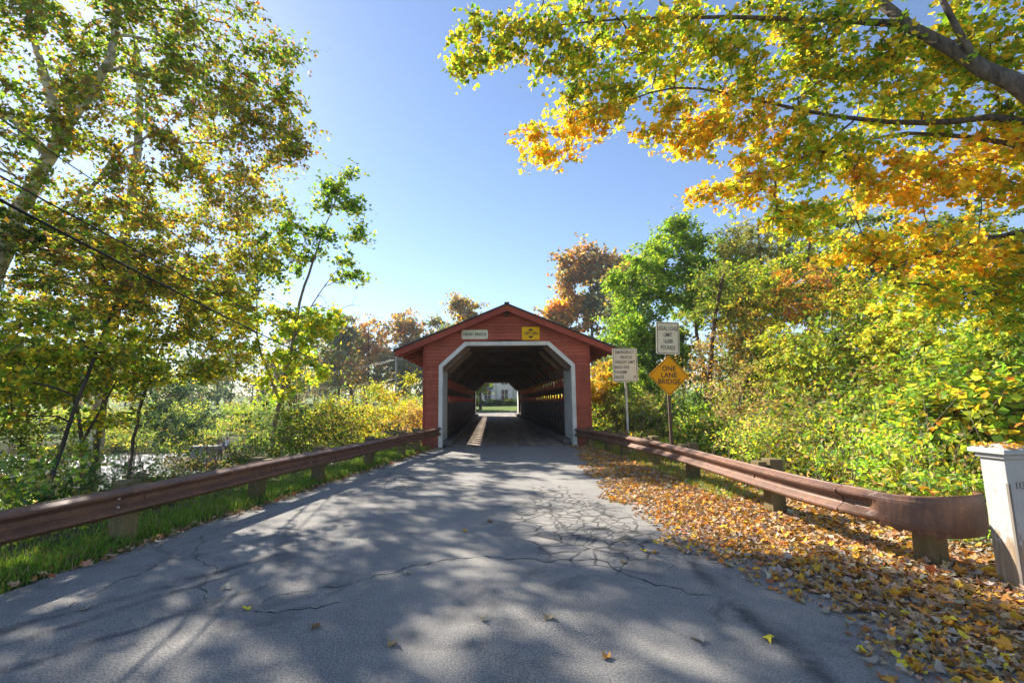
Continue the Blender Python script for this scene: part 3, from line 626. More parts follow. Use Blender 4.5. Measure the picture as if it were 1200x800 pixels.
def plant(name, label, cat, group, trunks, lobes, leaf, barkm, twig=.006, parts=('trunk', 'crown'), near_leaves=0, gap=None, maxr=None):
    """trunks: list of lists of (x,y,z,r); lobes: (centre, radii, n clusters, palette[, leaf factor]); leaf: size, n, spread, flat, tpl, up"""
    nodes, par, minr = [], [], []
    for tr in trunks:
        tr = np.array(tr, float); d = np.r_[0, np.cumsum(np.linalg.norm(np.diff(tr[:, :3], axis=0), axis=1))]; n = max(3, int(d[-1]/.45)); s = np.linspace(0, d[-1], n)
        q = np.stack([np.interp(s, d, tr[:, k]) for k in range(4)], -1)
        for _ in range(3): q[1:-1] = .25*q[:-2]+.5*q[1:-1]+.25*q[2:]
        q[1:-1, :3] += rng.normal(0, .02, (n-2, 3))*np.minimum(1, q[1:-1, 3:4]*12)
        for i in range(n): nodes.append(q[i, :3]); par.append(len(nodes)-2 if i else -1); minr.append(q[i, 3])
    cl = []
    for lb in lobes:
        c, r, n, pal = lb[:4]; lf = lb[4] if len(lb) > 4 else 1.0
        v = rng.normal(size=(n, 3)); v /= np.linalg.norm(v, axis=1)[:, None]; v *= (rng.uniform(.05, 1, n)**.45)[:, None]
        for p_ in np.array(c)+v*np.array(r): cl.append((p_, pal, lf))
    NT_ = np.array(nodes); start = len(nodes)
    order = np.argsort([np.min(np.linalg.norm(NT_-c[0], axis=1)) for c in cl]); tips = []
    cap = start+len(cl)*5+10; NA = np.zeros((cap, 3)); NA[:start] = NT_; cnt = start
    for oi in order:
        p_, pal, lf = cl[oi]; A = NA[:cnt]; dv = p_-A; ds = np.linalg.norm(dv, axis=1)
        cost = ds+np.maximum(0, A[:, 2]-p_[2])*.7; cost[:start] += np.maximum(0, .5-(np.arange(start)/max(1, start)))*0
        j = int(np.argmin(cost)); a = A[j].copy(); L = ds[j]; n = max(2, min(5, int(L/.35)+1)); prev = j
        for k in range(1, n+1):
            u = k/n; q = a+(p_-a)*u+np.array([0, 0, 1])*L*.10*math.sin(math.pi*u)+rng.normal(0, .035*L, 3)*(u < 1)
            NA[cnt] = q; nodes.append(q); par.append(prev); minr.append(0); prev = cnt; cnt += 1
            if cnt >= cap-6:
                cap *= 2; NB = np.zeros((cap, 3)); NB[:cnt] = NA[:cnt]; NA = NB
        tips.append((prev, p_, pal, lf))
    cntc = np.zeros(len(nodes)); 
    for t_ in tips: cntc[t_[0]] += 1
    for i in range(len(nodes)-1, -1, -1):
        if par[i] >= 0: cntc[par[i]] += cntc[i]
    rad = np.maximum(twig*np.maximum(cntc, .6)**.5, np.array(minr)); rad[:start] = np.array(minr)[:start]
    if maxr: rad[start:] = np.minimum(rad[start:], maxr)
    b = trunks[0][0]; root = empty(name, (0, 0, 0), label=label, cat=cat, group=group)
    root.location = b[:3]; off = -np.array(b[:3], float)
    PP, NN, SS, CC, SPR = [], [], [], [], []
    lo = np.min([t_[1] for t_ in tips], 0); ctr = np.mean([t_[1] for t_ in tips], 0)
    for pi, p_, pal, lf in tips:
        n = int(leaf['n']*leaf.get('kn', 1.75)*lf*rng.uniform(.5, 1.4))
        if n < 1: continue
        # leaves sit along short side twigs that fan out from the end of the branch
        q = NA[par[pi]]; sp = leaf['spread']*rng.uniform(.7, 1.25); m = max(3, int(leaf.get('tw', 7)*rng.uniform(.7, 1.3)))
        u0 = rng.uniform(.2, 1.0, m)[:, None]; ts = q+(p_-q)*u0; te = ts+rng.normal(0, 1, (m, 3))*np.array([1.35, 1.35, 1.2*leaf.get('flat', .6)])*sp+(p_-q)*.15-np.array([0, 0, .12*sp])
        SPR.append((ts, te)); ii = rng.integers(0, m, n); uu = rng.uniform(.15, 1.05, n)[:, None]
        x = ts[ii]+(te[ii]-ts[ii])*uu+rng.normal(0, .45, (n, 3))*leaf['size']
        PP.append(x); up = leaf.get('up', .8); out = (p_-ctr); out = out/(np.linalg.norm(out)+1e-6)
        NN.append(np.array([0, 0, up])+out*.35+rng.normal(0, .55, (n, 3))); SS.append(leaf['size']*leaf.get('ks', 1.22)*rng.uniform(.6, 1.25, n))
        CC.append(pick(pal, n)*math.exp(rng.normal(0, .12)))
    if SPR and leaf.get('twigs', True):
        ts = np.concatenate([a for a, b_ in SPR]); te = np.concatenate([b_ for a, b_ in SPR]); n0 = len(nodes); m = len(ts)
        allp = np.concatenate([np.array(nodes), np.stack([ts, te], 1).reshape(-1, 3)]); k = np.arange(m)*2+n0
        pp_ = np.full(2*m, -1); pp_[1::2] = k; tr_ = np.empty(2*m); tr_[0::2] = twig*.75; tr_[1::2] = twig*.35
        wm = wood_mesh(parts[0], allp+off, np.concatenate([np.array(par), pp_]), np.concatenate([rad, tr_]))
    else: wm = wood_mesh(parts[0], np.array(nodes)+off, par, rad)
    mk(parts[0], wm, barkm, root)
    if PP:
        PP, NN, SS, CC = np.concatenate(PP), np.concatenate(NN), np.concatenate(SS), np.concatenate(CC)
        keep = np.ones(len(PP), bool)
        if gap is not None: keep = gap(PP)
        if near_leaves:
            d = np.linalg.norm(PP-CAM, axis=1); rel = PP-CAM; z = rel@FW; vis = (np.abs(rel@RT/z) < 1.1) & (np.abs(rel@UP/z) < .74) & (z > 0) & keep
            pickd = np.argsort(np.where(vis, d, 1e9))[:near_leaves]
            for vi in range(24): pass
            for i in pickd:
                keep[i] = False
                me = leafmesh('leaf', np.zeros((1, 3)), NN[i:i+1], SS[i:i+1], CC[i:i+1], leaf['tpl']); mk('leaf', me, m_leaf, root, tuple(PP[i]+off))
        cr = mk(parts[1], leafmesh(parts[1], PP[keep]+off, NN[keep], SS[keep], CC[keep], leaf['tpl']), m_leaf, root)
        cr['kind'] = 'stuff'
    return root
def LB(px, py, y, rx, ry, dm, n, pal, lf=1.0):      # lobe from its place in the photo and its depth
    k = mpp(y); return (P(px, py, y), (rx*k, dm, ry*k), n, pal, lf)
def TR(pts, y, r0, r1):                             # trunk from photo points at depth y, rooted in the ground
    q = [P(a, b, y) for a, b in pts]; g = q[0].copy(); h = float(height(g[0], g[1]))
    out = [(g[0]+(g[0]-q[1][0])*.15, g[1], h-.3)]+[tuple(v) for v in q]; n = len(out)
    return [(*v, r0+(r1-r0)*i/(n-1)) for i, v in enumerate(out)]

GT = 'riverside trees on the left bank'; GF = 'distant trees beyond the river'; GRB = 'bushes behind the right guardrail'; GLB = 'bushes on the left bank'
SYC = dict(size=.15, n=62, kn=2.0, ks=1.05, tw=9, spread=.40, flat=.7, tpl=T_TRI, up=.5)
# --- left bank
pa = dict(g=3.4, lg=2.4, yg=1.8, ol=2.4, br=1.4, o=.6, y=.5); pb = dict(ol=3, br=1.7, yg=2.2, g=1.8, lg=.8, au=.7, o=.5, y=.9)
tr = [(-16.6, -3.2, -2.9, .30), (-15.9, -3.1, 3, .25), (*P(28, 235, -3), .20), (*P(72, 152, -3), .165), (*P(128, 82, -3), .11), (*P(138, 10, -3), .10)]
tr2 = [(*P(72, 152, -3), .17), (*P(55, 100, -3.2), .12), (*P(38, 40, -3.5), .08)]
tr3 = [(*P(55, 180, -3), .15), (*P(10, 130, -3.5), .12), (*P(-60, 100, -4), .09)]
plant('sycamore_tree', 'tall pale-barked sycamore filling the upper left corner', 'tree', GT, [tr, tr2, tr3],
      [LB(90, 50, -3, 140, 95, 3.5, 59, pa), LB(245, 60, -3, 85, 90, 3.0, 40, pa), LB(40, 200, -4, 90, 95, 3.0, 34, pa), LB(190, 190, -2.5, 120, 85, 3.0, 42, pb),
       LB(290, 150, -2, 62, 60, 2.2, 28, pb), LB(345, 182, -2, 20, 9, .5, 4, pb), LB(300, 30, -2.5, 45, 45, 2, 12, pa), LB(330, 108, -2, 18, 14, .6, 4, pa),
       LB(-60, 120, -5, 110, 130, 3.5, 26, pa), LB(60, -90, -3, 180, 80, 4, 22, pa, .8), LB(240, -60, -3, 60, 50, 2.5, 9, pa, .8)], SYC, b_syc, .0075)
plant('sycamore_tree', 'slimmer pale-stemmed sycamore standing behind the tall corner one', 'tree', GT, [TR([(118, 470), (140, 330), (158, 200), (165, 120), (158, 50)], 1.5, .24, .10)],
      [LB(170, 290, 1, 130, 80, 3, 56, pb), LB(80, 400, 0, 100, 60, 2.5, 24, dict(yg=3, y=1.4, lg=2, ol=1)), LB(230, 350, 2, 90, 60, 2.5, 28, dict(yg=3, y=1.6, lg=1.4, au=.6, ol=1)), LB(260, 250, 2, 85, 75, 3, 37, pb), LB(90, 330, 0, 90, 75, 3, 31, pb), LB(300, 330, 2, 50, 60, 2, 16, dict(yg=2, ol=2, y=1, g=1)), LB(200, 100, 2, 120, 80, 3, 37, pa), LB(310, 240, 2, 30, 25, 1.5, 6, pb)], dict(SYC, n=70), b_syc, .007)
UND = dict(size=.105, n=70, kn=1.7, ks=1.1, spread=.30, flat=.5, tpl=T_DIA, up=.9)
pu = dict(yg=3, y=1.6, lg=2, ol=1.5, au=.6, g=1.2); pud = dict(dg=2, g=2, ol=1.5, yg=1)
plant('leaning_tree', 'slim dark tree leaning right behind the left guardrail', 'tree', GT, [TR([(45, 590), (75, 520), (100, 445), (128, 375), (152, 308)], -7.0, .055, .028)],
      [LB(60, 395, -7, 85, 55, 1.6, 34, pu), LB(150, 320, -6.5, 75, 55, 1.5, 34, pb), LB(20, 470, -7, 45, 35, 1.2, 14, pu)], UND, b_dark)
plant('understory_tree', 'straight dark-trunked tree rising beside the leaning one', 'tree', GT, [TR([(104, 575), (112, 530), (122, 470), (132, 425), (142, 340)], -3.0, .095, .045)],
      [LB(190, 350, -2.5, 80, 55, 1.8, 40, pb), LB(110, 300, -3, 80, 60, 1.8, 34, pb), LB(215, 415, -2, 60, 35, 1.6, 26, pu)], UND, b_brown)
plant('understory_tree', 'forked sapling with thin stems by the glinting water', 'tree', GT, [TR([(97, 590), (99, 545), (98, 515), (88, 470), (74, 400)], -5.0, .07, .03), [(*P(98, 515, -5), .045), (*P(112, 490, -5), .035), (*P(140, 440, -5), .02)]],
      [LB(60, 440, -5, 50, 35, 1.2, 18, pu), LB(140, 430, -5, 40, 30, 1.2, 14, pu), LB(130, 490, -4, 30, 20, 1, 8, pu, .6)], UND, b_brown)
plant('understory_tree', 'thin tree under glowing yellow leaves left of the dark shrub', 'tree', GT, [TR([(152, 540), (162, 480), (182, 425), (200, 380)], 0.5, .07, .035)],
      [LB(235, 390, 1, 75, 40, 2, 40, dict(y=2.5, yg=3, au=1, lg=1)), LB(170, 440, .5, 50, 35, 1.5, 18, pu), LB(270, 430, 2, 35, 22, 1.4, 10, dict(y=2, yg=2, au=.6))], UND, b_dark)
plant('hemlock_tree', 'dark drooping tree at the left edge of the picture', 'tree', GT, [TR([(-20, 560), (-18, 400), (-10, 250)], -4.5, .16, .06)],
      [LB(0, 330, -4.5, 60, 80, 1.8, 44, pud), LB(10, 430, -4.5, 50, 55, 1.6, 30, pud), LB(30, 265, -4, 60, 40, 1.6, 24, pud)], dict(UND, size=.08, n=85), b_dark)
SAP = dict(size=.20, n=34, spread=.27, flat=.8, tpl=T_TRI, up=.5); ps = dict(g=3, lg=3, yg=2, ol=1, dg=1)
plant('young_sycamore', 'young sycamore with twin stems reaching into the sky by the bridge', 'tree', GT,
      [TR([(318, 520), (328, 470), (342, 405), (352, 350), (372, 290), (398, 222)], 5, .13, .03), [(*P(328, 470, 5), .07), (*P(300, 400, 5), .05), (*P(302, 320, 5), .025)], [(*P(345, 395, 5), .05), (*P(372, 345, 5), .03), (*P(404, 305, 5), .014)]],
      [LB(385, 232, 5, 32, 26, 1.2, 15, ps), LB(418, 250, 5, 14, 34, .8, 8, ps), LB(408, 210, 5, 12, 14, .6, 4, ps), LB(372, 285, 5, 32, 28, 1.2, 13, ps), LB(412, 320, 5, 16, 22, .8, 7, ps), LB(340, 260, 5, 24, 22, 1, 8, ps), LB(320, 300, 5, 40, 45, 1.6, 24, ps),
       LB(285, 370, 5, 45, 50, 1.8, 30, dict(yg=2, lg=2, y=1, g=2)), LB(345, 395, 5, 40, 40, 1.6, 24, dict(yg=3, lg=2, y=1.2, g=1)), LB(385, 380, 5, 22, 22, 1, 10, dict(yg=2, y=1.5, lg=2)), LB(390, 345, 5, 42, 28, 1, 22, ps, 0.0), LB(345, 440, 5, 45, 28, 1.4, 18, dict(yg=2, y=1, lg=1))], SAP, b_grey, .0065)
BSH = dict(size=.095, n=90, kn=1.5, ks=1.1, spread=.28, flat=.8, tpl=T_OVAL, up=.5)
def bush(label, px, py, y, rx, ry, dm, n, pal, leaf=BSH, barkm=b_brown, group=GLB, name='bush', lift=0, extra=(), nst=4, twig=.004):
    c = P(px, py, y); k = mpp(y); zb = float(height(c[0], c[1])); st = []
    for i in range(nst):
        bx = c[0]+rng.normal(0, rx*k*.25); by = y+rng.normal(0, dm*.25); zg = float(height(bx, by))
        st.append([(bx, by, zg-.15, .018), (bx+rng.normal(0, .1), by, zg+.4*max(.3, c[2]-zg), .014), (c[0]+rng.normal(0, rx*k*.5), y+rng.normal(0, dm*.4), c[2]+rng.normal(0, .2), .008)])
    return plant(name, label, 'bush', group, st, [LB(px, py, y, rx, ry, dm, n, pal)]+list(extra), leaf, barkm, twig, ('stems', 'foliage'), maxr=.02)
pt = dict(te=4, dg=2, bg=1); pyb = dict(y=2, yg=3, tn=1, lg=1.5, au=.5)
bush('broad dark blue-green shrub on the far side of the stream', 205, 480, 13, 46, 42, 2.0, 74, pt, dict(BSH, size=.13, n=110, spread=.45))
bush('dark shrub below the blue-green one near the pale ledge', 316, 507, 9, 38, 30, 1.6, 32, dict(dg=3, g=2, bg=1.5, ol=1), dict(BSH, n=110, spread=.34))
bush('low leafy bush between the ledge and the left guardrail', 345, 510, 2, 45, 30, 1.4, 36, dict(g=3, bg=2, ol=1, yg=1))
bush('yellow-green bush left of the goldenrod clump', 372, 492, 5, 38, 26, 1.4, 34, pyb)
bush('sunlit goldenrod bush with an orange sprig', 412, 492, 5.5, 36, 24, 1.4, 36, dict(y=2, yg=3, tn=1, o=.5, lg=1))
bush('tall yellow bush with upright shoots beside the red wall', 455, 480, 6, 32, 30, 1.3, 36, dict(y=2.4, yg=3, tn=1.3, au=.4), extra=[LB(438, 462, 6, 5, 14, .4, 4, dict(yg=3, lg=1)), LB(482, 455, 6, 7, 18, .5, 5, dict(yg=3, y=1))])
bush('pale tan brush against the left corner of the bridge', 483, 492, 3.0, 13, 26, 1.0, 16, dict(tn=3, y=1.4, yg=1.4, pk=1))
bush('tangled brown brush behind the left guardrail', 255, 550, -1, 60, 20, 1.2, 34, dict(br=2, ol=2, g=1, tn=1), dict(BSH, n=36), b_brown, twig=.006)
bush('small-leaved bush under the leaning tree', 40, 555, -6, 62, 32, 1.2, 34, dict(yg=2, g=2, lg=1), dict(BSH, size=.07))
bush('shady bush behind the nearest left rail post', 135, 575, -6.2, 55, 26, 1.1, 26, dict(dg=2, g=2, bg=1), dict(BSH, size=.07))
bush('brush at the far left below the dark drooping tree', -10, 500, -6, 40, 50, 1.5, 26, dict(yg=1.5, ol=2, g=2, dg=1), dict(BSH, size=.08))
bush('dry twiggy brush under the left guardrail by the picture edge', 50, 628, -9.6, 85, 18, .5, 34, dict(br=2, tn=1, dg=1, ol=1), dict(BSH, n=14, size=.05, spread=.14), b_grey, twig=.005, nst=7)
bush('leafy brush behind the middle of the left guardrail', 195, 572, -4, 48, 22, 1.0, 28, dict(g=2, dg=2, bg=1, br=.6), dict(BSH, n=70))
bush('ferny green clump beside the second left rail post', 300, 545, -2.5, 30, 16, .8, 16, dict(g=2, bg=2, lg=1), dict(BSH, n=70))
bush('bright low weeds at the left rail end near the portal', 440, 520, -.2, 36, 10, .5, 18, dict(yg=3, lg=2, y=1), dict(BSH, size=.07, n=60, spread=.16))
# --- far bank and beyond
FAR = dict(size=.42, n=70, kn=1.7, spread=.85, flat=.8, tpl=T_DIA, up=.4, twigs=False)
def fartree(label, px, y, toppy, basepy, lobes, pal, barkm=b_dark, leaf=FAR, r=.35, name='deciduous_tree', lean=0, group=GF):
    tr = TR([(px, basepy), (px+lean*.5, (toppy+basepy)/2), (px+lean, toppy+12)], y, r, .08)
    return plant(name, label, 'tree', group, [tr], [LB(a, b, y, c, d, max(1.5, c*mpp(y)*.8), n, p_ or pal, *(q or ())) for a, b, c, d, n, p_, *q in [(l if len(l) > 5 else (*l, None)) for l in lobes]], leaf, barkm, .018)
po = dict(pk=3.2, o=1.2, br=.6, ol=1.4, gg=2.4, au=.8); pg = dict(gg=3, ol=2, bg=2, br=1, au=.3)  # autumn mixes kept pale and muted, so some distance haze is in the colour
fartree('brown-orange tree second from the bridge beyond the river', 474, 68, 357, 480, [(472, 385, 24, 28, 34, po), (480, 420, 30, 30, 34, pg), (462, 440, 26, 25, 20, pg)], po)
fartree('grey-green tree whose crown peeks over the left roof edge', 508, 66, 375, 480, [(510, 400, 22, 26, 34), (500, 440, 24, 30, 26)], pg)
fartree('sparse tree with bare twigs just left of the roof ridge', 548, 62, 345, 480, [(545, 366, 22, 18, 20, dict(ol=2, au=1.4, br=1, gg=1)), (535, 395, 22, 22, 16, pg), (552, 375, 22, 22, 26, pg, 0.0)], pg)
fartree('rust-coloured tree left of the utility pole', 432, 72, 372, 480, [(430, 395, 26, 24, 32, po), (440, 430, 30, 26, 28, po)], po)
fartree('tall grey-green tree with a dark trunk behind the goldenrod', 397, 64, 372, 482, [(402, 392, 24, 24, 28, pg), (385, 425, 28, 30, 28, pg), (415, 440, 22, 20, 16, po)], pg)
fartree('thick-trunked tree behind the pale crossing road on the left', 412, 78, 390, 478, [(415, 410, 34, 30, 36), (400, 445, 30, 20, 16)], pg, r=.6)
fartree('hazy green tree behind the young sycamore', 345, 74, 385, 480, [(345, 415, 38, 38, 44), (320, 445, 34, 28, 26)], pg)
fartree('blue-green tree far behind the dark shrub', 255, 80, 400, 485, [(258, 435, 40, 36, 44, dict(te=2, bg=3, gg=2)), (215, 450, 40, 28, 26, pg)], pg)
fartree('pale green tree across the river left of centre', 165, 70, 395, 490, [(160, 430, 50, 36, 46, dict(gg=2, yg=1.5, bg=2)), (110, 450, 44, 30, 30, pg)], pg)
fartree('leafy tree across the river at the far left', 40, 66, 380, 490, [(45, 425, 60, 44, 50, dict(gg=2, yg=1, bg=2)), (-20, 440, 50, 40, 30, pg)], pg)
fartree('tall orange-topped tree right of the bridge roof', 697, 50, 290, 500, [(690, 312, 36, 24, 44, po), (664, 330, 16, 20, 16, po), (668, 365, 30, 24, 36, dict(o=2, au=1.4, ol=2, br=1)), (705, 350, 30, 40, 44, dict(gg=3, ol=2, bg=1, br=.6)), (640, 385, 20, 18, 16, po), (722, 320, 24, 26, 24, dict(ol=2, gg=2, br=1, o=.6))], po, r=.55, lean=-6)
fartree('rounded brown-topped tree half hidden by the bright green maple', 740, 42, 300, 500, [(745, 325, 30, 26, 34, dict(ol=2, br=1.4, o=1, gg=1)), (735, 370, 30, 32, 34, pg)], pg)
for i, (px, py, rx, ry, lab, pal) in enumerate([(205, 488, 40, 12, 'sunny yellow-green thicket across the river', dict(yg=3, y=1, lg=2)), (90, 492, 45, 12, 'sunlit low thicket at the far bank on the left', dict(yg=3, lg=1, tn=1)), (300, 482, 40, 12, 'green thicket behind the two young stems', dict(lg=2, yg=2, g=1))]):
    bush(lab, px, py, 44, rx, ry, 2.2, 40, pal, dict(BSH, size=.28, n=70, spread=.7), group='thickets on the far bank', name='thicket')
# --- right side
pgm = dict(lg=4, yg=2.5, g=2); GRT = 'trees on the right of the road'
plant('maple_tree', 'bright green maple behind the two road signs', 'tree', GRT, [TR([(832, 520), (828, 450), (815, 380), (800, 300)], 8, .20, .05)],
      [LB(790, 300, 8, 50, 36, 2.2, 50, pgm), LB(750, 330, 8, 40, 34, 2.2, 40, pgm), LB(745, 385, 7, 38, 40, 2.2, 48, pgm), LB(820, 350, 8, 50, 50, 2.4, 56, pgm), LB(775, 420, 6.5, 50, 40, 2.2, 46, dict(lg=3, yg=2, g=2, dg=1)), LB(800, 268, 8, 28, 16, 1.4, 14, pgm), LB(730, 440, 9, 24, 22, 1.5, 14, pgm)],
      dict(size=.14, n=96, spread=.40, flat=.6, tpl=T_DIA, up=.8), b_brown, .007)
plant('vine_covered_tree', 'dark vine-hung tree trunk right of the diamond sign', 'tree', GRT, [TR([(836, 540), (834, 480), (832, 430), (838, 370), (850, 310)], 1.5, .15, .06)],
      [LB(850, 420, 1.5, 45, 45, 1.5, 50, dict(br=2, tn=1.5, ol=1.4, au=.6), .35), LB(840, 350, 2, 40, 45, 1.6, 36, dict(ol=2, g=2, yg=1)), LB(880, 380, 1, 36, 40, 1.2, 26, dict(br=1, au=1.4, yg=2, ol=1), .7), LB(825, 480, 1.5, 22, 40, .9, 18, dict(g=2, dg=2, bg=1))],
      dict(size=.12, n=70, spread=.34, flat=.8, tpl=T_OVAL, up=.4), b_brown, .007)
plant('locust_tree', 'olive fine-leaved tree rising behind the vine-hung trunk', 'tree', GRT, [TR([(905, 520), (900, 430), (893, 330), (888, 260)], 6, .17, .05), [(*P(900, 430, 6), .08), (*P(930, 340, 6), .05), (*P(940, 280, 6), .03)]],
      [LB(885, 285, 6, 48, 36, 2, 44, dict(ol=3, gg=2, yg=1.5, au=.4)), LB(930, 300, 6, 45, 50, 2, 44, dict(ol=2, yg=2, gg=1, au=.5)), LB(870, 340, 6, 40, 36, 1.6, 26, dict(ol=2, dg=1, yg=1)), LB(960, 250, 7, 40, 30, 1.6, 22, dict(ol=2, yg=1, gg=2))],
      dict(size=.11, n=100, spread=.42, flat=.7, tpl=T_OVAL, up=.4), b_grey, .006)
plant('background_tree', 'green tree closing the woods behind the right bushes', 'tree', GRT, [TR([(1040, 500), (1040, 380), (1050, 250)], 3, .2, .07)],
      [LB(1010, 300, 3, 70, 60, 2.2, 60, dict(ol=2, yg=2, g=2, au=.6)), LB(1110, 300, 2, 80, 70, 2.2, 60, dict(g=2, ol=2, yg=1.5)), LB(1190, 350, 0, 60, 80, 2, 40, dict(g=2, dg=1, yg=1)), LB(1060, 400, 2, 80, 50, 1.8, 40, dict(g=2, ol=1, yg=2, br=.6))], dict(size=.13, n=84, spread=.42, flat=.6, tpl=T_DIA, up=.7), b_brown, .006)
plant('yellowing_tree', 'tall yellow-green tree filling the gap right of the vine-hung trunk', 'tree', GRT, [TR([(960, 500), (955, 420), (945, 330), (950, 270)], 2.5, .15, .05)],
      [LB(905, 345, 2.5, 50, 50, 1.8, 46, dict(yg=3, lg=2, y=1, ol=1)), LB(965, 320, 2.5, 52, 50, 1.8, 50, dict(yg=3, y=1.6, lg=1.4)), LB(985, 390, 2, 56, 50, 1.6, 44, dict(yg=3, lg=2, y=1)), LB(900, 425, 2, 50, 44, 1.5, 36, dict(lg=2, yg=2, ol=1))], dict(size=.12, n=88, spread=.38, flat=.6, tpl=T_DIA, up=.7), b_brown, .006)
plant('slender_tree', 'slender green tree between the bright maple and the olive one', 'tree', GRT, [TR([(868, 510), (866, 400), (862, 290)], 11, .16, .05)],
      [LB(858, 300, 11, 36, 40, 1.8, 40, dict(g=2, lg=2, ol=1, yg=1)), LB(880, 360, 11, 44, 50, 1.8, 46, dict(g=2, lg=1, ol=2, yg=1))], dict(size=.15, n=88, spread=.45, flat=.6, tpl=T_DIA, up=.7), b_brown, .006)
B2 = dict(size=.090, n=92, kn=1.7, ks=1.1, spread=.27, flat=.7, tpl=T_DIA, up=.7); pr1 = dict(yg=4, y=2.2, lg=1.6, tn=.8); pr2 = dict(yg=2.5, y=2, au=1, lg=1.5, tn=.6, o=.2)
def rb(label, *a, **k): return bush(label, *a, group=GRB, **k)
rb('pale olive brush below the weight limit sign', 735, 480, 2.5, 34, 28, 1.2, 34, dict(tn=2, ol=2, yg=1.5, bg=1), dict(B2, tpl=T_OVAL))
rb('golden bush at the right corner of the bridge', 706, 452, 9, 18, 34, 1.3, 26, dict(au=2, y=2, tn=1.5, yg=1), dict(B2, size=.13))
rb('pale green brush between the two sign poles', 765, 495, 0, 30, 22, 1.0, 26, dict(bg=2, tn=1.5, yg=1.5, g=1), B2)
rb('green bush under the vine-hung trunk', 815, 500, -1, 36, 26, 1.0, 34, dict(g=1, lg=2, yg=2.4, bg=1), B2)
rb('grey twiggy bush with tan seed heads', 872, 470, -.5, 42, 46, 1.2, 50, dict(tn=2.5, br=1, yg=1.6, pk=1), dict(B2, n=44, tpl=T_OVAL), barkm=b_grey, nst=9, twig=.005)
rb('yellow-green bush in the middle of the right bank', 930, 420, -1, 52, 56, 1.4, 62, pr1, B2)
rb('russet-leaved sapling with thin red stems', 945, 345, 0, 36, 45, 1.2, 36, dict(ro=1.2, o=1, pk=1, yg=1.5, au=1), dict(B2, n=55), barkm=b_red, nst=7)
rb('golden yellow bush high on the right bank', 1015, 370, -2, 52, 60, 1.4, 64, pr2, B2)
rb('big lime bush right of the golden one', 1085, 400, -4, 52, 60, 1.3, 62, pr1, dict(B2, size=.11))
rb('green bush reaching the right picture edge', 1165, 420, -6, 48, 64, 1.2, 54, dict(g=1, yg=3, lg=2, y=1.6), dict(B2, size=.11))
rb('tan dried brush with upright stalks behind the right rail', 925, 500, -3.5, 46, 44, 1.0, 58, dict(tn=2.5, pk=1, yg=1.5, o=.5, bg=1), dict(B2, n=60, tpl=T_OVAL), barkm=b_red, nst=10)
rb('pale-leaved bramble by the fourth right rail post', 880, 520, -4, 38, 24, .8, 34, dict(bg=1.5, yg=2, tn=1.5, lg=1), B2)
rb('bramble with grey-green leaves above the right rail', 995, 505, -5.6, 46, 44, 1.0, 52, dict(bg=2, lg=1, yg=2.4, tn=1), dict(B2, size=.11))
rb('red-stemmed thicket beneath the lime bush', 1040, 470, -4.6, 46, 46, 1.0, 48, dict(yg=2, lg=1.5, ro=.6, tn=1), B2, barkm=b_red, nst=8)
rb('broad-leaved bush with orange leaves left of the white post', 1092, 505, -8.2, 46, 46, .8, 48, dict(bg=1.6, g=1, o=.6, yg=2, lg=2, y=.6), dict(B2, size=.15, n=44))
rb('leafy bush crowding over the white post', 1175, 490, -9.2, 46, 46, .8, 46, dict(g=1, lg=2, yg=2.4, o=.5, au=.8, y=.8), dict(B2, size=.15, n=44))
rb('low brambles under the right rail before the flared end', 1010, 592, -9.6, 70, 22, .5, 34, dict(bg=2, yg=1.5, tn=1, g=1, au=.6), dict(B2, n=34, size=.085, spread=.16), nst=6)
rb('weeds at the foot of the flared rail end', 1130, 640, -11.3, 45, 20, .35, 18, dict(dg=2, g=2, bg=2), dict(B2, n=22, spread=.13, size=.10), nst=5)
rb('tall dry grass tuft under the right rail', 880, 560, -7.3, 44, 16, .5, 22, dict(tn=2, yg=2, lg=1), dict(B2, n=40, size=.07, spread=.16, tpl=T_OVAL), nst=6)
# --- big overhanging maple (trunk outside the frame on the right)
pm1 = dict(lg=2, yg=3.4, g=1.4, y=2.6, au=.8, ol=.6); pm2 = dict(au=2, y=3.4, o=.7, yg=2.4, lg=.6); pm3 = dict(o=.9, au=2.6, y=3.4, yg=2); pm4 = dict(y=2.2, yg=3, lg=2, au=1)
tk = [(9.9, -11.2, -.4, .36), (9.6, -11.2, 2.5, .31), (8.6, -11.1, 5.0, .20), (*P(1190, 97, -11), .12), (*P(1120, 62, -10.5), .10), (*P(1058, 28, -10.2), .08), (*P(1000, -20, -9.8), .08), (*P(900, -60, -9.2), .05)]
tk2 = [(8.6, -11.1, 5.0, .10), (*P(1200, 132, -10.4), .06), (*P(1100, 146, -10), .045), (*P(1000, 142, -9.6), .035), (*P(900, 120, -9.2), .026), (*P(790, 95, -8.8), .018), (*P(660, 150, -8.6), .010)]
tk3 = [(8.9, -11.1, 4.2, .08), (*P(1200, 164, -10.2), .045), (*P(1110, 158, -9.8), .035), (*P(1040, 146, -9.5), .026), (*P(960, 190, -9.2), .014)]
tk4 = [(*P(1150, 80, -10.7), .05), (*P(1110, 30, -10.8), .045), (*P(1090, -40, -10.8), .04)]
tk5 = [(8.9, -11.1, 4.2, .06), (*P(1180, 270, -9.8), .035), (*P(1090, 300, -9.4), .02), (*P(1010, 320, -9.2), .010)]
tk6 = [(*P(1058, 28, -10.2), .06), (*P(900, 20, -9.4), .04), (*P(760, 20, -8.8), .025), (*P(640, 30, -8.4), .015), (*P(560, 45, -8.2), .008)]
tk7 = [(*P(1000, 142, -9.6), .02), (*P(940, 200, -9.2), .014), (*P(870, 215, -9), .009), (*P(822, 222, -9), .005)]
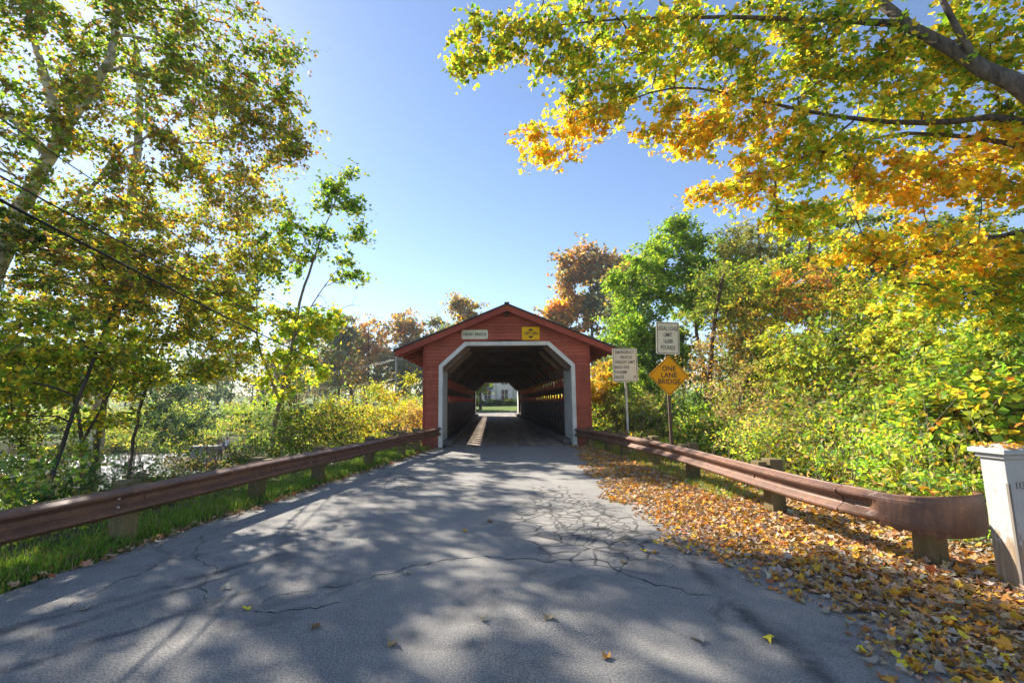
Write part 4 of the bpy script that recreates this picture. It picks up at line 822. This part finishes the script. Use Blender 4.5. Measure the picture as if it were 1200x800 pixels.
plant('overhanging_maple', 'big golden maple whose boughs overhang the road from the right', 'tree', None, [tk, tk2, tk3, tk4, tk5, tk6, tk7],
      [LB(575, 45, -8.2, 58, 34, .7, 34, pm1), LB(548, 75, -8.2, 30, 18, .5, 10, pm1), LB(665, 45, -8.4, 70, 44, .8, 54, pm1), LB(700, 110, -8.5, 58, 34, .7, 36, pm1), LB(640, 172, -8.6, 44, 16, .5, 17, pm3), LB(690, 140, -8.6, 40, 22, .5, 18, pm3),
       LB(790, 60, -8.7, 80, 58, .9, 66, pm4), LB(800, 150, -8.8, 60, 30, .7, 34, pm2), LB(890, 60, -9.1, 80, 60, 1, 70, pm1), LB(880, 150, -9, 70, 45, .8, 52, pm2), LB(835, 222, -9, 28, 16, .4, 8, pm3), LB(880, 215, -9, 40, 25, .6, 20, pm2), LB(985, 70, -9.6, 75, 68, 1, 62, pm1), LB(975, 175, -9.4, 70, 42, .8, 46, pm4), LB(945, 250, -9.2, 55, 28, .6, 28, pm4),
       LB(1080, 110, -9.8, 80, 70, .9, 62, pm4), LB(1060, 215, -9.4, 80, 42, .8, 54, pm3), LB(1150, 200, -9.7, 60, 60, .8, 46, pm2), LB(1140, 40, -10.4, 60, 60, .7, 34, pm1), LB(1190, 90, -10.4, 30, 70, .6, 22, pm1), LB(1030, 290, -9.2, 60, 32, .7, 32, pm2), LB(1120, 300, -9.4, 70, 44, .8, 44, pm2), LB(1180, 340, -9.6, 36, 60, .6, 28, pm4), LB(1080, 350, -9.2, 55, 30, .6, 24, pm4),
       LB(1130, -60, -10.4, 110, 60, 1.2, 40, pm1), LB(850, -50, -9, 150, 40, 1.2, 46, pm1), LB(650, -30, -8.4, 90, 30, .8, 26, pm1), LB(1280, 120, -10.5, 80, 140, 1.2, 50, pm1), LB(1270, 320, -10.5, 70, 90, 1, 30, pm4)],
      dict(size=.105, n=40, kn=1, ks=1, tw=6, spread=.165, flat=.55, tpl=T_MAPLE, up=.8), b_map, .0042, near_leaves=280, maxr=.03)


# ------------------------------------------------------------------ woods and undergrowth nobody could count
def woods(name, label, cat, trees, leafsize, per, pal, trunk=True, tpl=T_OVAL):
    """trees: (x, y, height, crown radius)"""
    PP, NN, CC, tb = [], [], [], MB()
    for x, y, h, r in trees:
        zb = float(height(x, y))
        d_ = np.array([x, y, zb+h*.8])-CAM; px_ = 600+F*(d_@RT)/(d_@FW); rp_ = F*r/(d_@FW); py_ = 400-F*(d_@UP)/(d_@FW)
        if y < 27 and px_-rp_ < 274 and px_+rp_ > 236 and py_ < 528: continue      # the view to the gravel bar stays open
        n = int(per*rng.uniform(.7, 1.3)); k = 7
        cs = np.stack([x+rng.normal(0, r*.45, k), y+rng.normal(0, r*.45, k), zb+h*rng.uniform(.12, .92, k)], -1); ix = rng.integers(0, k, n)
        v = rng.normal(size=(n, 3)); v /= np.linalg.norm(v, axis=1)[:, None]; v *= (rng.uniform(0, 1, n)**.4)[:, None]
        PP.append(cs[ix]+v*np.array([r*.55, r*.55, h*.17])); NN.append(np.array([0, 0, .5])+rng.normal(0, .6, (n, 3)))
        CC.append(pick(pal, n)*np.exp(rng.normal(-.05, .34))*np.exp(rng.normal(0, .06, (1, 3))))
        if trunk: tb.tube([(x, y, zb-.4), (x+rng.normal(0, .3), y, zb+h*.5), (x+rng.normal(0, .6), y, zb+h*.85)], [h*.016, h*.011, h*.003], 5, False)
    PP = np.concatenate(PP); n = len(PP)
    o = mk(name, leafmesh(name, PP, np.concatenate(NN), leafsize*rng.uniform(.6, 1.3, n), np.concatenate(CC), tpl), m_leaf, label=label, cat=cat, kind='stuff')
    if trunk: tb.build('trunks', b_dark, o, True)
    return o
U = rng.uniform
tl = [(float(P(px, 470, y)[0]), y, U(11, 19), U(3.5, 5)) for px, y in zip(U(-260, 560, 95), U(92, 150, 95))]
woods('far_woods', 'hazy far-off wood closing the view beyond the river on the left', 'woods', tl, .75, 620, dict(gg=3, bg=2, ol=2, br=1.2, o=.6, yg=.5))
tl = [(float(P(px, 470, y)[0]), y, U(9, 14), U(3, 4.5)) for px, y in zip(U(640, 1350, 60), U(44, 100, 60))]
woods('far_woods', 'green far-off wood behind the trees on the right', 'woods', tl, .6, 560, dict(g=2, ol=2, gg=2, yg=1, br=.6))
tl = [(float(P(px, 470, y)[0]), y, U(4.5, 8.5), U(1.8, 2.8)) for px, y in zip(U(700, 900, 22), U(12, 32, 22))]+[(x, y, U(8, 13), U(2.2, 3.4)) for x, y in zip(U(13, 42, 34), U(6, 34, 34)) if x > 11+y*.3]
woods('near_woods', 'close-set green and gold trees behind the right bank bushes', 'woods', tl, .26, 1500, dict(g=2, lg=2, ol=1.6, yg=2.4, au=.5, br=.4))
tl = [(x, y, U(2.0, 5.5), U(1.2, 2.0)) for x, y in zip(U(8, 24, 80), U(-9, 22, 80)) if x > 7.5+max(0, y)*.2]
woods('undergrowth', 'shady green undergrowth filling the wood right of the road', 'undergrowth', tl, .17, 750, dict(g=2, lg=2, ol=1.4, yg=2.6, bg=1), False)
tl = [(x, y, U(.7, 1.7), U(.7, 1.2)) for x, y in zip(U(-13.5, -6.6, 80), U(-16, 1.5, 80)) if x < float(left_edge(min(y, -.3)))-1.7]
tl += [(x, y, U(2.0, 3.6), U(.9, 1.4)) for x, y in zip(U(-10.5, -5.2, 40), U(-4.5, 1.0, 40)) if x < float(left_edge(min(y, -.3)))-2.2]
tl += [(x, y, U(1.4, 2.6), U(.9, 1.4)) for x, y in zip(U(-19, -10, 34), U(-5, 2.2, 34))]
tl += [(x, y, U(1.2, 2.4), U(1, 1.6)) for x, y in zip(U(-28, -4.4, 34), 1.2+U(0, 2.0, 34))]
woods('undergrowth', 'tangled low undergrowth on the bank below the left guardrail', 'undergrowth', tl, .10, 420, dict(g=2, dg=2, ol=1.4, yg=1.6, br=1.2, bg=1), False)
tl = [(x, y, U(1.8, 4.6), U(1.6, 3.0)) for x, y in zip(U(-75, -4, 95), U(36, 50, 95))]+[(x, y, U(1.6, 2.8), U(1.2, 1.8)) for x, y in zip(U(-60, -4, 50), U(32.8, 35.2, 50))]
woods('riverbank_brush', 'sunlit brush lining the far river bank on the left', 'undergrowth', tl, .24, 460, dict(yg=3, g=1.4, lg=2, tn=1, y=1), False)
tl = [(x, y, U(.5, 1.5), U(.6, 1.0)) for x, y in zip(U(4.4, 8.5, 62), U(-11.6, 1.0, 62))]
woods('undergrowth', 'low sunlit brambles along the foot of the right bank', 'undergrowth', tl, .085, 420, dict(g=1.5, lg=2, yg=3, tn=1.4, bg=1.2, au=.4), False)
tl = [(x, y, U(2, 4.2), U(1.4, 2.4)) for x, y in zip(U(4.5, 22, 26), U(34, 42, 26))]
woods('riverbank_brush', 'golden brush lining the far river bank right of the bridge', 'undergrowth', tl, .24, 460, dict(y=2, au=1.4, yg=2, tn=2), False)

def stalks(label, x, y, hmin, hmax, mat):
    n = len(x); z = height(x, y)-.05; h = U(hmin, hmax, n); p0 = np.stack([x, y, z], -1); ln = rng.normal(0, .30, (n, 2))
    p1 = p0+np.c_[ln*h[:, None]*.4, h*.55]; p2 = p0+np.c_[ln*h[:, None]*1.2+rng.normal(0, .06, (n, 2)), h]; i = np.arange(n)*3
    par = np.full(3*n, -1); par[1::3] = i; par[2::3] = i+1; rad = np.tile([.007, .0055, .0025], n)
    mk('dry_stalks', wood_mesh('dry_stalks', np.stack([p0, p1, p2], 1).reshape(-1, 3), par, rad), mat, label=label, cat='weeds', kind='stuff')
stalks('dry tan weed stalks standing among the right bank bushes', U(4.5, 9.5, 300), U(-10.5, 3, 300), .6, 2.0, bark('dry_stalk', (.24, .18, .11), (.40, .30, .19)))
q_ = U(-15, 1.5, 420); stalks('dry brown weed stalks on the bank below the left guardrail', left_edge(np.minimum(q_, -.3))-1.6-U(0, 6, 420), q_, .8, 2.4, b_red)

# ------------------------------------------------------------------ grass, fallen leaves
def grass(name, label, x, y, hgt, pal, wid=.006):
    n = len(x); z = height(x, y)-.01; p_ = np.stack([x, y, z], -1); a = rng.uniform(0, 2*np.pi, n); d = np.stack([np.cos(a), np.sin(a), 0*a], -1)
    h = (hgt*rng.uniform(.4, 1.3, n))[:, None]; b = rng.normal(0, .35, (n, 2)); lean = np.c_[b, np.zeros(n)]*h; w = wid*rng.uniform(.7, 1.4, n)[:, None]
    upv = np.array([0, 0, 1.]); V = np.stack([p_-d*w, p_+d*w, p_+lean*.4+upv*h*.6+d*w*.7, p_+lean*.4+upv*h*.6-d*w*.7, p_+lean*1.2+upv*h], 1).reshape(-1, 3)
    i = np.arange(n)*5; Fc = np.concatenate([np.stack([i, i+1, i+2], -1), np.stack([i, i+2, i+3], -1), np.stack([i+3, i+2, i+4], -1)])
    mk(name, arrmesh(name, V, Fc, False, np.repeat(pick(pal, n), 5, 0)), m_grass, label=label, cat='grass', kind='stuff')
n = 42000; y = -15.5+15.2*rng.uniform(0, 1, n); e = np.abs(rng.normal(0, .55, n))+.02+.06*np.sin(y*3.1)+.05*np.sin(y*7.7); x = left_edge(y)-e
C['gr'] = (.13, .25, .035); C['gr2'] = (.24, .34, .05)
keep = rng.uniform(size=n) < np.clip(.25+1.3*(.5+.5*np.sin(x*5.3+np.sin(y*2.1)*2)*np.sin(y*3.7))+.4*(e > .25), 0, 1)*np.interp(e, [0, .12, .3], [.25, .6, 1]); grass('grass_verge', 'short bright grass on the left verge under the guardrail', x[keep], y[keep], .10, dict(gr=3, gr2=2.4, lg=1, ol=.6, tn=.5, br=.3))
n = 9000; y = -9.5+9.2*rng.uniform(0, 1, n); x = right_edge(y)+.35+np.abs(rng.normal(.25, .5, n)); grass('grass_strip', 'thin grass behind the right guardrail posts', x, y, .12, dict(gr=2, lg=2, yg=2, tn=1))
n = 700; y = -13.6+3.6*rng.uniform(0, 1, n); x = 2.9+rng.uniform(0, .9, n); msk = np.sin(x*9)*np.sin(y*5+1) > .35
grass('grass_tufts', 'few grass tufts poking through the leaf drift', x[msk], y[msk], .07, dict(gr=2, lg=1))
T_FALL = fan([(0, 0), (.33, .10), (.55, .50), (.24, .52), (.0, 1.0), (-.24, .52), (-.55, .50), (-.33, .10)], -.06, .22)
def edge_drift(y): return np.interp(-y, [0, 3.5, 5.15, 8.04, 10.04, 11.92, 13.0, 13.57, 14.16, 17], [2.35, 2.0, 1.64, 1.41, 1.36, 1.50, 1.75, 1.80, 1.85, 2.2])
C['go'] = (.62, .31, .05); C['ob'] = (.48, .20, .045)
pfall = dict(go=2.6, au=1.5, ob=1.0, o=1.2, tn=3.2, pk=2.2, br=1.1, ro=.3, pl=2.2)
def litter(n, seed):
    y = -15.2+15.1*rng.uniform(0, 1, n)**.9; ed = edge_drift(y)+.12*np.sin(y*2.3)+.1*np.sin(y*5.1+1); re = right_edge(y)
    u = rng.uniform(0, 1, n); x = ed+(4.9-ed)*u
    dens = np.interp(x-ed, [-.1, .25, .8, 2.2, 2.9, 3.4], [.06, .35, 1, 1, .45, .12]); dens *= np.where((y > -9) & (x > re+.75), .45, 1)*np.where((y > -3), .55, 1)
    k = rng.uniform(0, 1, n) < dens; x, y = x[k], y[k]
    z = np.maximum(0, height(x, y))+.006+np.abs(rng.normal(0, .014, len(x)))*np.interp(x-edge_drift(y), [0, .5, 1.2], [.2, .6, 1.6])
    return np.stack([x, y, z], -1)
pos = litter(54000, 1); n = len(pos); nrm = np.array([0, 0, 1.])+rng.normal(0, .40, (n, 3)); size = rng.uniform(.038, .082, n)*np.where(rng.uniform(size=n) < .10, 1.3, 1); col = pick(pfall, n)
d = np.linalg.norm(pos-CAM, axis=1); rel = pos-CAM; zc = rel@FW; vis = (np.abs(rel@RT/zc) < 1.1) & (-(rel@UP)/zc < .735); order = np.argsort(np.where(vis, d-size*12, 1e9))[:270]
rest = np.ones(n, bool); rest[order] = False
mk('leaf_litter', leafmesh('leaf_litter', pos[rest], nrm[rest], size[rest], col[rest], T_FALL), m_dry, label='drift of orange, gold and tan fallen leaves along the right verge', cat='fallen leaves', kind='stuff')
nf = 16000; fp = litter(nf*2, 2)[:nf]; nf = len(fp); fp[:, 2] -= .004
mk('leaf_fragments', leafmesh('leaf_fragments', fp, np.array([0, 0, 1.])+rng.normal(0, .5, (nf, 3)), rng.uniform(.015, .06, nf), pick(dict(br=3, tn=2, pk=1, ro=.6), nf), T_OVAL), m_dry, label='brown crumbled leaf scraps and bits among the right-hand leaf drift', cat='fallen leaves', kind='stuff')
cols12 = ['go', 'au', 'tn', 'pl', 'br', 'y', 'pk', 'o', 'pl', 'br', 'tn', 'ob']; FM = []
for i, cname in enumerate(cols12):
    tv = T_FALL[0].copy(); tv[:, 2] += rng.normal(0, .10, len(tv))+rng.uniform(-.5, .7)*(tv[:, 1]-.4)**2+rng.uniform(-.2, .6)*tv[:, 0]**2; tv[:, 0] *= rng.uniform(.6, 1.05); FM.append(leafmesh('fallen_leaf', np.zeros((1, 3)), np.array([[0, 0, 1.]]), np.ones(1), np.array([C[cname]])*rng.uniform(.8, 1.15), (tv, T_FALL[1]), np.array([[0, 1., 0]])))
def one_leaf(p_, s, k, label, group, tilt=.22, cat='leaf'):
    return mk('fallen_leaf', FM[k], m_dry, None, tuple(p_), (rng.normal(0, tilt), rng.normal(0, tilt), rng.uniform(0, 6.28)), label=label, cat=cat, group=group)
for i in order:
    o = one_leaf(pos[i]+np.array([0, 0, .012]), 1, int(rng.integers(len(FM))), 'fallen maple leaf in the drift covering the right road edge near the camera', 'fallen leaves in the near drift'); o.scale = (size[i],)*3
for px, py, s, k, lab in [(545, 623, .10, 1, 'rusty red leaf lying on a round sun patch in the middle of the road'), (475, 672, .10, 3, 'pale grey leaf beside the long crack on the road'), (289, 714, .09, 5, 'small yellow leaf at the left end of the long crack'),
    (372, 730, .10, 4, 'dark curled leaf on the shaded asphalt left of centre'), (463, 750, .10, 2, 'tan curled leaf at the bottom centre of the road'), (563, 724, .09, 3, 'pale flat leaf near the bottom centre of the road'), (646, 720, .11, 2, 'tan leaf right of the pale flat one on the asphalt'),
    (825, 752, .12, 3, 'grey-tan leaf right of centre near the photo bottom'), (898, 744, .10, 5, 'bright yellow leaf at the tip of the leaf drift'), (714, 771, .08, 0, 'golden leaf closest to the bottom edge of the road'), (262, 687, .11, 3, 'whitish leaf on the left lane beside dark tar marks'),
    (101, 713, .11, 3, 'whitish leaf farthest left on the asphalt'), (577, 611, .12, 4, 'dark curled leaf beyond the rusty red one'), (806, 648, .12, 3, 'white-backed leaf right of the alligator cracks'), (754, 645, .10, 5, 'yellow leaf on the alligator cracks'), (770, 647, .10, 0, 'golden leaf right of the yellow one on the alligator cracks'), (727, 658, .08, 2, 'small tan leaf at the centre of the alligator cracks'), (699, 590, .10, 3, 'faded leaf beyond the alligator cracks')]:
    o = one_leaf(G(px, py, .012), s, k, lab, 'single leaves on the road', .12); o.scale = (s*.95,)*3
for px, py, y, s, k, lab in [(1090, 577, -12.42, .13, 7, 'big golden leaf resting on top of the flared rail end'), (1075, 573, -12.3, .10, 1, 'orange leaf beside the golden one on the flared rail end')]:
    q = P(px, py, y); o = one_leaf((q[0], q[1], .705), s, k, lab, 'leaves on the rail', .2); o.scale = (s,)*3
n = 900; y = -15+14.5*rng.uniform(0, 1, n); x = left_edge(y)+rng.normal(.0, .07, n); pos = np.stack([x, y, np.maximum(.004, height(x, y))+.01+rng.uniform(0, .012, n)], -1)
mk('edge_leaf_litter', leafmesh('edge_leaf_litter', pos, np.array([0, 0, 1.])+rng.normal(0, .4, (n, 3)), rng.uniform(.03, .085, n), pick(dict(br=3, ro=1, tn=1.4, pk=1), n), T_FALL), m_dry, label='brown leaf crumbs along the left edge of the asphalt', cat='fallen leaves', kind='stuff')
n = 140; pos = np.stack([rng.uniform(-.14, .14, n), rng.uniform(-.14, .14, n), 1.175+rng.uniform(0, .03, n)], -1)
mk('cap_leaves', leafmesh('cap_leaves', pos, np.array([0, 0, 1.])+rng.normal(0, .4, (n, 3)), rng.uniform(.02, .05, n), pick(dict(au=2, tn=1, o=1, br=1), n), T_FALL), m_dry, loc=tuple(wp.location), label='golden leaf scraps lying on the cap of the white post', cat='fallen leaves', kind='stuff')

# ------------------------------------------------------------------ pole, cables, house, ledge, people
up = empty('utility_pole', (-14.4, 50, float(height(-14.4, 50))), label='grey utility pole left of the bridge beyond the river', cat='utility pole')
MB().tube([(0, 0, -.5), (0, 0, 10.2)], [.17, .11], 10).build('pole', m_tele, up, True); MB().box(-1.1, 1.1, -.06, .06, 8.3, 8.45).build('crossarm', m_tele, up); MB().box(-.5, .5, -.05, .05, 5.5, 5.6).build('bracket', m_tele, up)
pz = float(height(-14.4, 50))
def cable(label, a, b, sag, r, mat=None, group='overhead cables'):
    a, b = np.array(a, float), np.array(b, float); t_ = np.linspace(0, 1, 40)
    pts = [a+(b-a)*u-np.array([0, 0, sag*4*u*(1-u)]) for u in t_]
    if mat is None: pts = [a+((a-b)+np.array([0, 0, 4*sag]))*.4]+pts       # runs on behind the camera
    MB().tube(pts, r, 6).build('cable', mat or m_wire, None, True, label=label, cat='cable', group=group)
A0 = P(-160, 145, -9.5)
cable('upper black cable crossing the left trees', P(-160, 118, -13), (-15.4, 50, pz+8.5), 1.2, .011)
cable('lower thick black cable crossing the left trees', P(-160, 150, -13), (-14.2, 50, pz+6.2), 1.3, .017)
cable('highest thin cable passing the pale sycamore trunk', P(-160, 30, -12.5), (-13.3, 50, pz+8.5), 1.2, .008)
for i, (za, zb, lab) in enumerate([(8.5, 5.6, 'upper pale wire running left from the utility pole'), (8.4, 5.3, 'second pale wire running left from the utility pole'), (5.6, 3.8, 'lower pale wire running left from the utility pole'), (5.5, 4.5, 'lowest pale wire running left from the utility pole')]):
    cable(lab, (-14.4, 50, pz+za), (-34+i*2, 62, pz+zb+1.2), .5, .022, m_wire2, 'pale wires at the utility pole')
# house beyond the bridge
HX, HY = .4, 78.0; hz = float(height(HX, HY))
ho = empty('white_house', (HX, HY, hz), label='white house with tall columns and dark windows seen through the bridge', cat='house'); ho.scale = (1.22, 1.22, 1.22)
MB().box(-9, 9, 0, 9, -1, 6.4).build('wall', m_hwhite, ho); MB().hexa([(-9.6, -.6, 6.4), (9.6, -.6, 6.4), (9.6, 9.6, 6.4), (-9.6, 9.6, 6.4), (-9.6, 3.2, 9.6), (9.6, 3.2, 9.6), (9.6, 3.5, 9.6), (-9.6, 3.5, 9.6)]).build('roof', m_hroof, ho)
MB().box(-9.2, 9.2, -2.6, -.01, -1, .35).build('porch_floor', m_hwhite, ho); MB().box(-9.3, 9.3, -2.55, -2.1, 5.4, 5.9).build('porch_beam', m_hwhite, ho)
for k in range(7): MB().tube([(-8.6+k*2.87, -2.3, .35), (-8.6+k*2.87, -2.3, 5.4)], [.24, .2], 12).build('column', m_hwhite, ho, True)
for zc in (1.7, 4.3):
    for k in range(6):
        x = -7.2+k*2.87; w_ = MB().box(x-.55, x+.55, -.05, .02, zc-.85, zc+.85).build('window', m_glass, ho); ring([(x-.65, zc-.95), (x+.65, zc-.95), (x+.65, zc+.95), (x-.65, zc+.95)], [(x-.55, zc-.85), (x+.55, zc-.85), (x+.55, zc+.85), (x-.55, zc+.85)], -.08, -.005).build('frame', m_hwhite, w_)
        MB().box(x-.03, x+.03, -.07, -.052, zc-.84, zc+.84).build('mullion', m_hwhite, w_); MB().box(x-.54, x+.54, -.074, -.054, zc-.03, zc+.03).build('mullion', m_hwhite, w_)
MB().box(-2.0, -.6, -.35, -.1, 2.6, 4.4).build('banner', m_hblue, ho, label='blue panel hanging at the porch')
for i, (x, w_, pal, lab) in enumerate([(-3.2, 1.6, dict(dg=2, g=2), 'dark clipped shrub left of the house porch'), (.2, 1.7, dict(dg=2, te=1, g=1), 'dark clipped shrub in front of the house columns'), (3.0, 1.5, dict(g=2, yg=1, tn=1), 'pale shrub right of the house porch')]):
    zb = float(height(x, 71)); st = [[(x+j*.4, 71, zb-.2, .03), (x+j*.5, 71, zb+.7, .02), (x+j*.6, 71, zb+1.1, .01)] for j in (-1, 0, 1)]
    plant('garden_shrub', lab, 'shrub', 'shrubs before the house', st, [((x, 71, zb+.5), (w_, .9, .55), 32, pal)], dict(size=.22, n=60, spread=.35, flat=.8, tpl=T_OVAL, up=.6), b_brown, .006, ('stems', 'foliage'))
fartree('yard tree with a dark trunk left of the house', 563, 60, 440, 482, [(560, 440, 14, 14, 20, dict(g=2, ol=2, br=1)), (562, 452, 6, 6, 6, dict(ol=2, g=1))], pg, group='yard trees', r=.32)
lg = P(239, 522, 21)
bevel(MB().box(-1.2, 1.2, -.5, .5, -.28, 0).box(-.9, .8, -.35, .4, -1.6, -.281).build('stone_ledge', m_stone, None, loc=(lg[0], 21, lg[2]), label='pale flat-topped stone ledge in the river beside the blue-clad person', cat='ledge'), .06)
def person(label, loc, rz, shirt, pants, seated=False):
    e = empty('person', loc, rz, label=label, cat='person', group='people standing in the river bed')
    J = dict(pel=(0, 0, .92), wst=(0, 0, 1.08), chs=(0, -.01, 1.30), nk=(0, 0, 1.46), nk2=(0, -.015, 1.53), hd=(0, -.03, 1.60), hd2=(0, -.025, 1.70),
             hL=(-.1, 0, .88), kL=(-.115, -.03, .49), aL=(-.12, .02, .09), tL=(-.125, -.13, .03), hR=(.1, 0, .88), kR=(.12, -.02, .49), aR=(.13, .02, .09), tR=(.14, -.13, .03),
             sL=(-.18, 0, 1.41), eL=(-.25, .03, 1.14), wL=(-.24, -.1, .90), fL=(-.235, -.13, .80), sR=(.18, 0, 1.41), eR=(.25, .03, 1.14), wR=(.24, -.1, .90), fR=(.235, -.13, .80))
    E_ = [('pel', 'wst'), ('wst', 'chs'), ('chs', 'nk'), ('nk', 'nk2'), ('nk2', 'hd'), ('hd', 'hd2'), ('pel', 'hL'), ('hL', 'kL'), ('kL', 'aL'), ('aL', 'tL'), ('pel', 'hR'), ('hR', 'kR'), ('kR', 'aR'), ('aR', 'tR'), ('chs', 'sL'), ('sL', 'eL'), ('eL', 'wL'), ('wL', 'fL'), ('chs', 'sR'), ('sR', 'eR'), ('eR', 'wR'), ('wR', 'fR')]
    rad = dict(pel=.15, wst=.135, chs=.15, nk=.06, nk2=.055, hd=.085, hd2=.085, hL=.09, kL=.06, aL=.042, tL=.038, hR=.09, kR=.06, aR=.042, tR=.038, sL=.065, eL=.045, wL=.03, fL=.028, sR=.065, eR=.045, wR=.03, fR=.028)
    def skin(name, keys, grow, mat, par):
        ks = [k for k in J if k in keys]; me = bpy.data.meshes.new(name); me.from_pydata([J[k] for k in ks], [(ks.index(a), ks.index(b)) for a, b in E_ if a in keys and b in keys], [])
        bm = bmesh.new(); bm.from_mesh(me); la = bm.verts.layers.skin.verify(); bm.verts.ensure_lookup_table()
        for v, k in zip(bm.verts, ks): v[la].radius = (rad[k]*grow,)*2; v[la].use_root = (k == ks[0])
        bm.to_mesh(me); bm.free(); o = mk(name, me, mat, par); o.modifiers.new('skin', 'SKIN').use_smooth_shade = True; s_ = o.modifiers.new('sub', 'SUBSURF'); s_.levels = s_.render_levels = 2; return o
    body = skin('body', list(J), 1, m_skin, e)
    skin('shirt', ['pel', 'wst', 'chs', 'sL', 'eL', 'sR', 'eR'], 1.12, shirt, body); skin('trousers', ['pel', 'hL', 'kL', 'aL', 'hR', 'kR', 'aR'], 1.10, pants, body)
    bm = bmesh.new(); bmesh.ops.create_uvsphere(bm, u_segments=12, v_segments=8, radius=.105); bmesh.ops.delete(bm, geom=[v for v in bm.verts if v.co.z < -.02 and v.co.y < .03], context='VERTS')
    me = bpy.data.meshes.new('hair'); bm.to_mesh(me); bm.free(); mk('hair', me, m_hair, body, (0, -.01, 1.68))
q = P(259, 515, 23.2); person('person in blue jacket standing by the stone ledge in the river', (q[0], q[1], float(height(q[0], q[1]))), .4, m_cblue, m_cdark)
q = P(267, 507, 26.5); person('person in white shirt standing behind the blue-clad one', (q[0], q[1], float(height(q[0], q[1]))), -.3, m_cwhite, m_cdark)

# ------------------------------------------------------------------ haze
hm = bpy.data.materials.new('thin_haze'); hm.use_nodes = True; hn = hm.node_tree; hn.nodes.clear()
ho_ = hn.nodes.new('ShaderNodeOutputMaterial'); pv = hn.nodes.new('ShaderNodeVolumePrincipled'); pv.inputs['Color'].default_value = (.90, .94, 1.0, 1); pv.inputs['Density'].default_value = .0006; pv.inputs['Anisotropy'].default_value = 0.0
hn.links.new(pv.outputs[0], ho_.inputs['Volume'])
MB().box(-320, 320, -60, 260, -6.2, 34).build('haze', hm, None, label='thin pale autumn haze lying over the river valley', cat='haze', kind='stuff')
SC.cycles.volume_bounces = 0
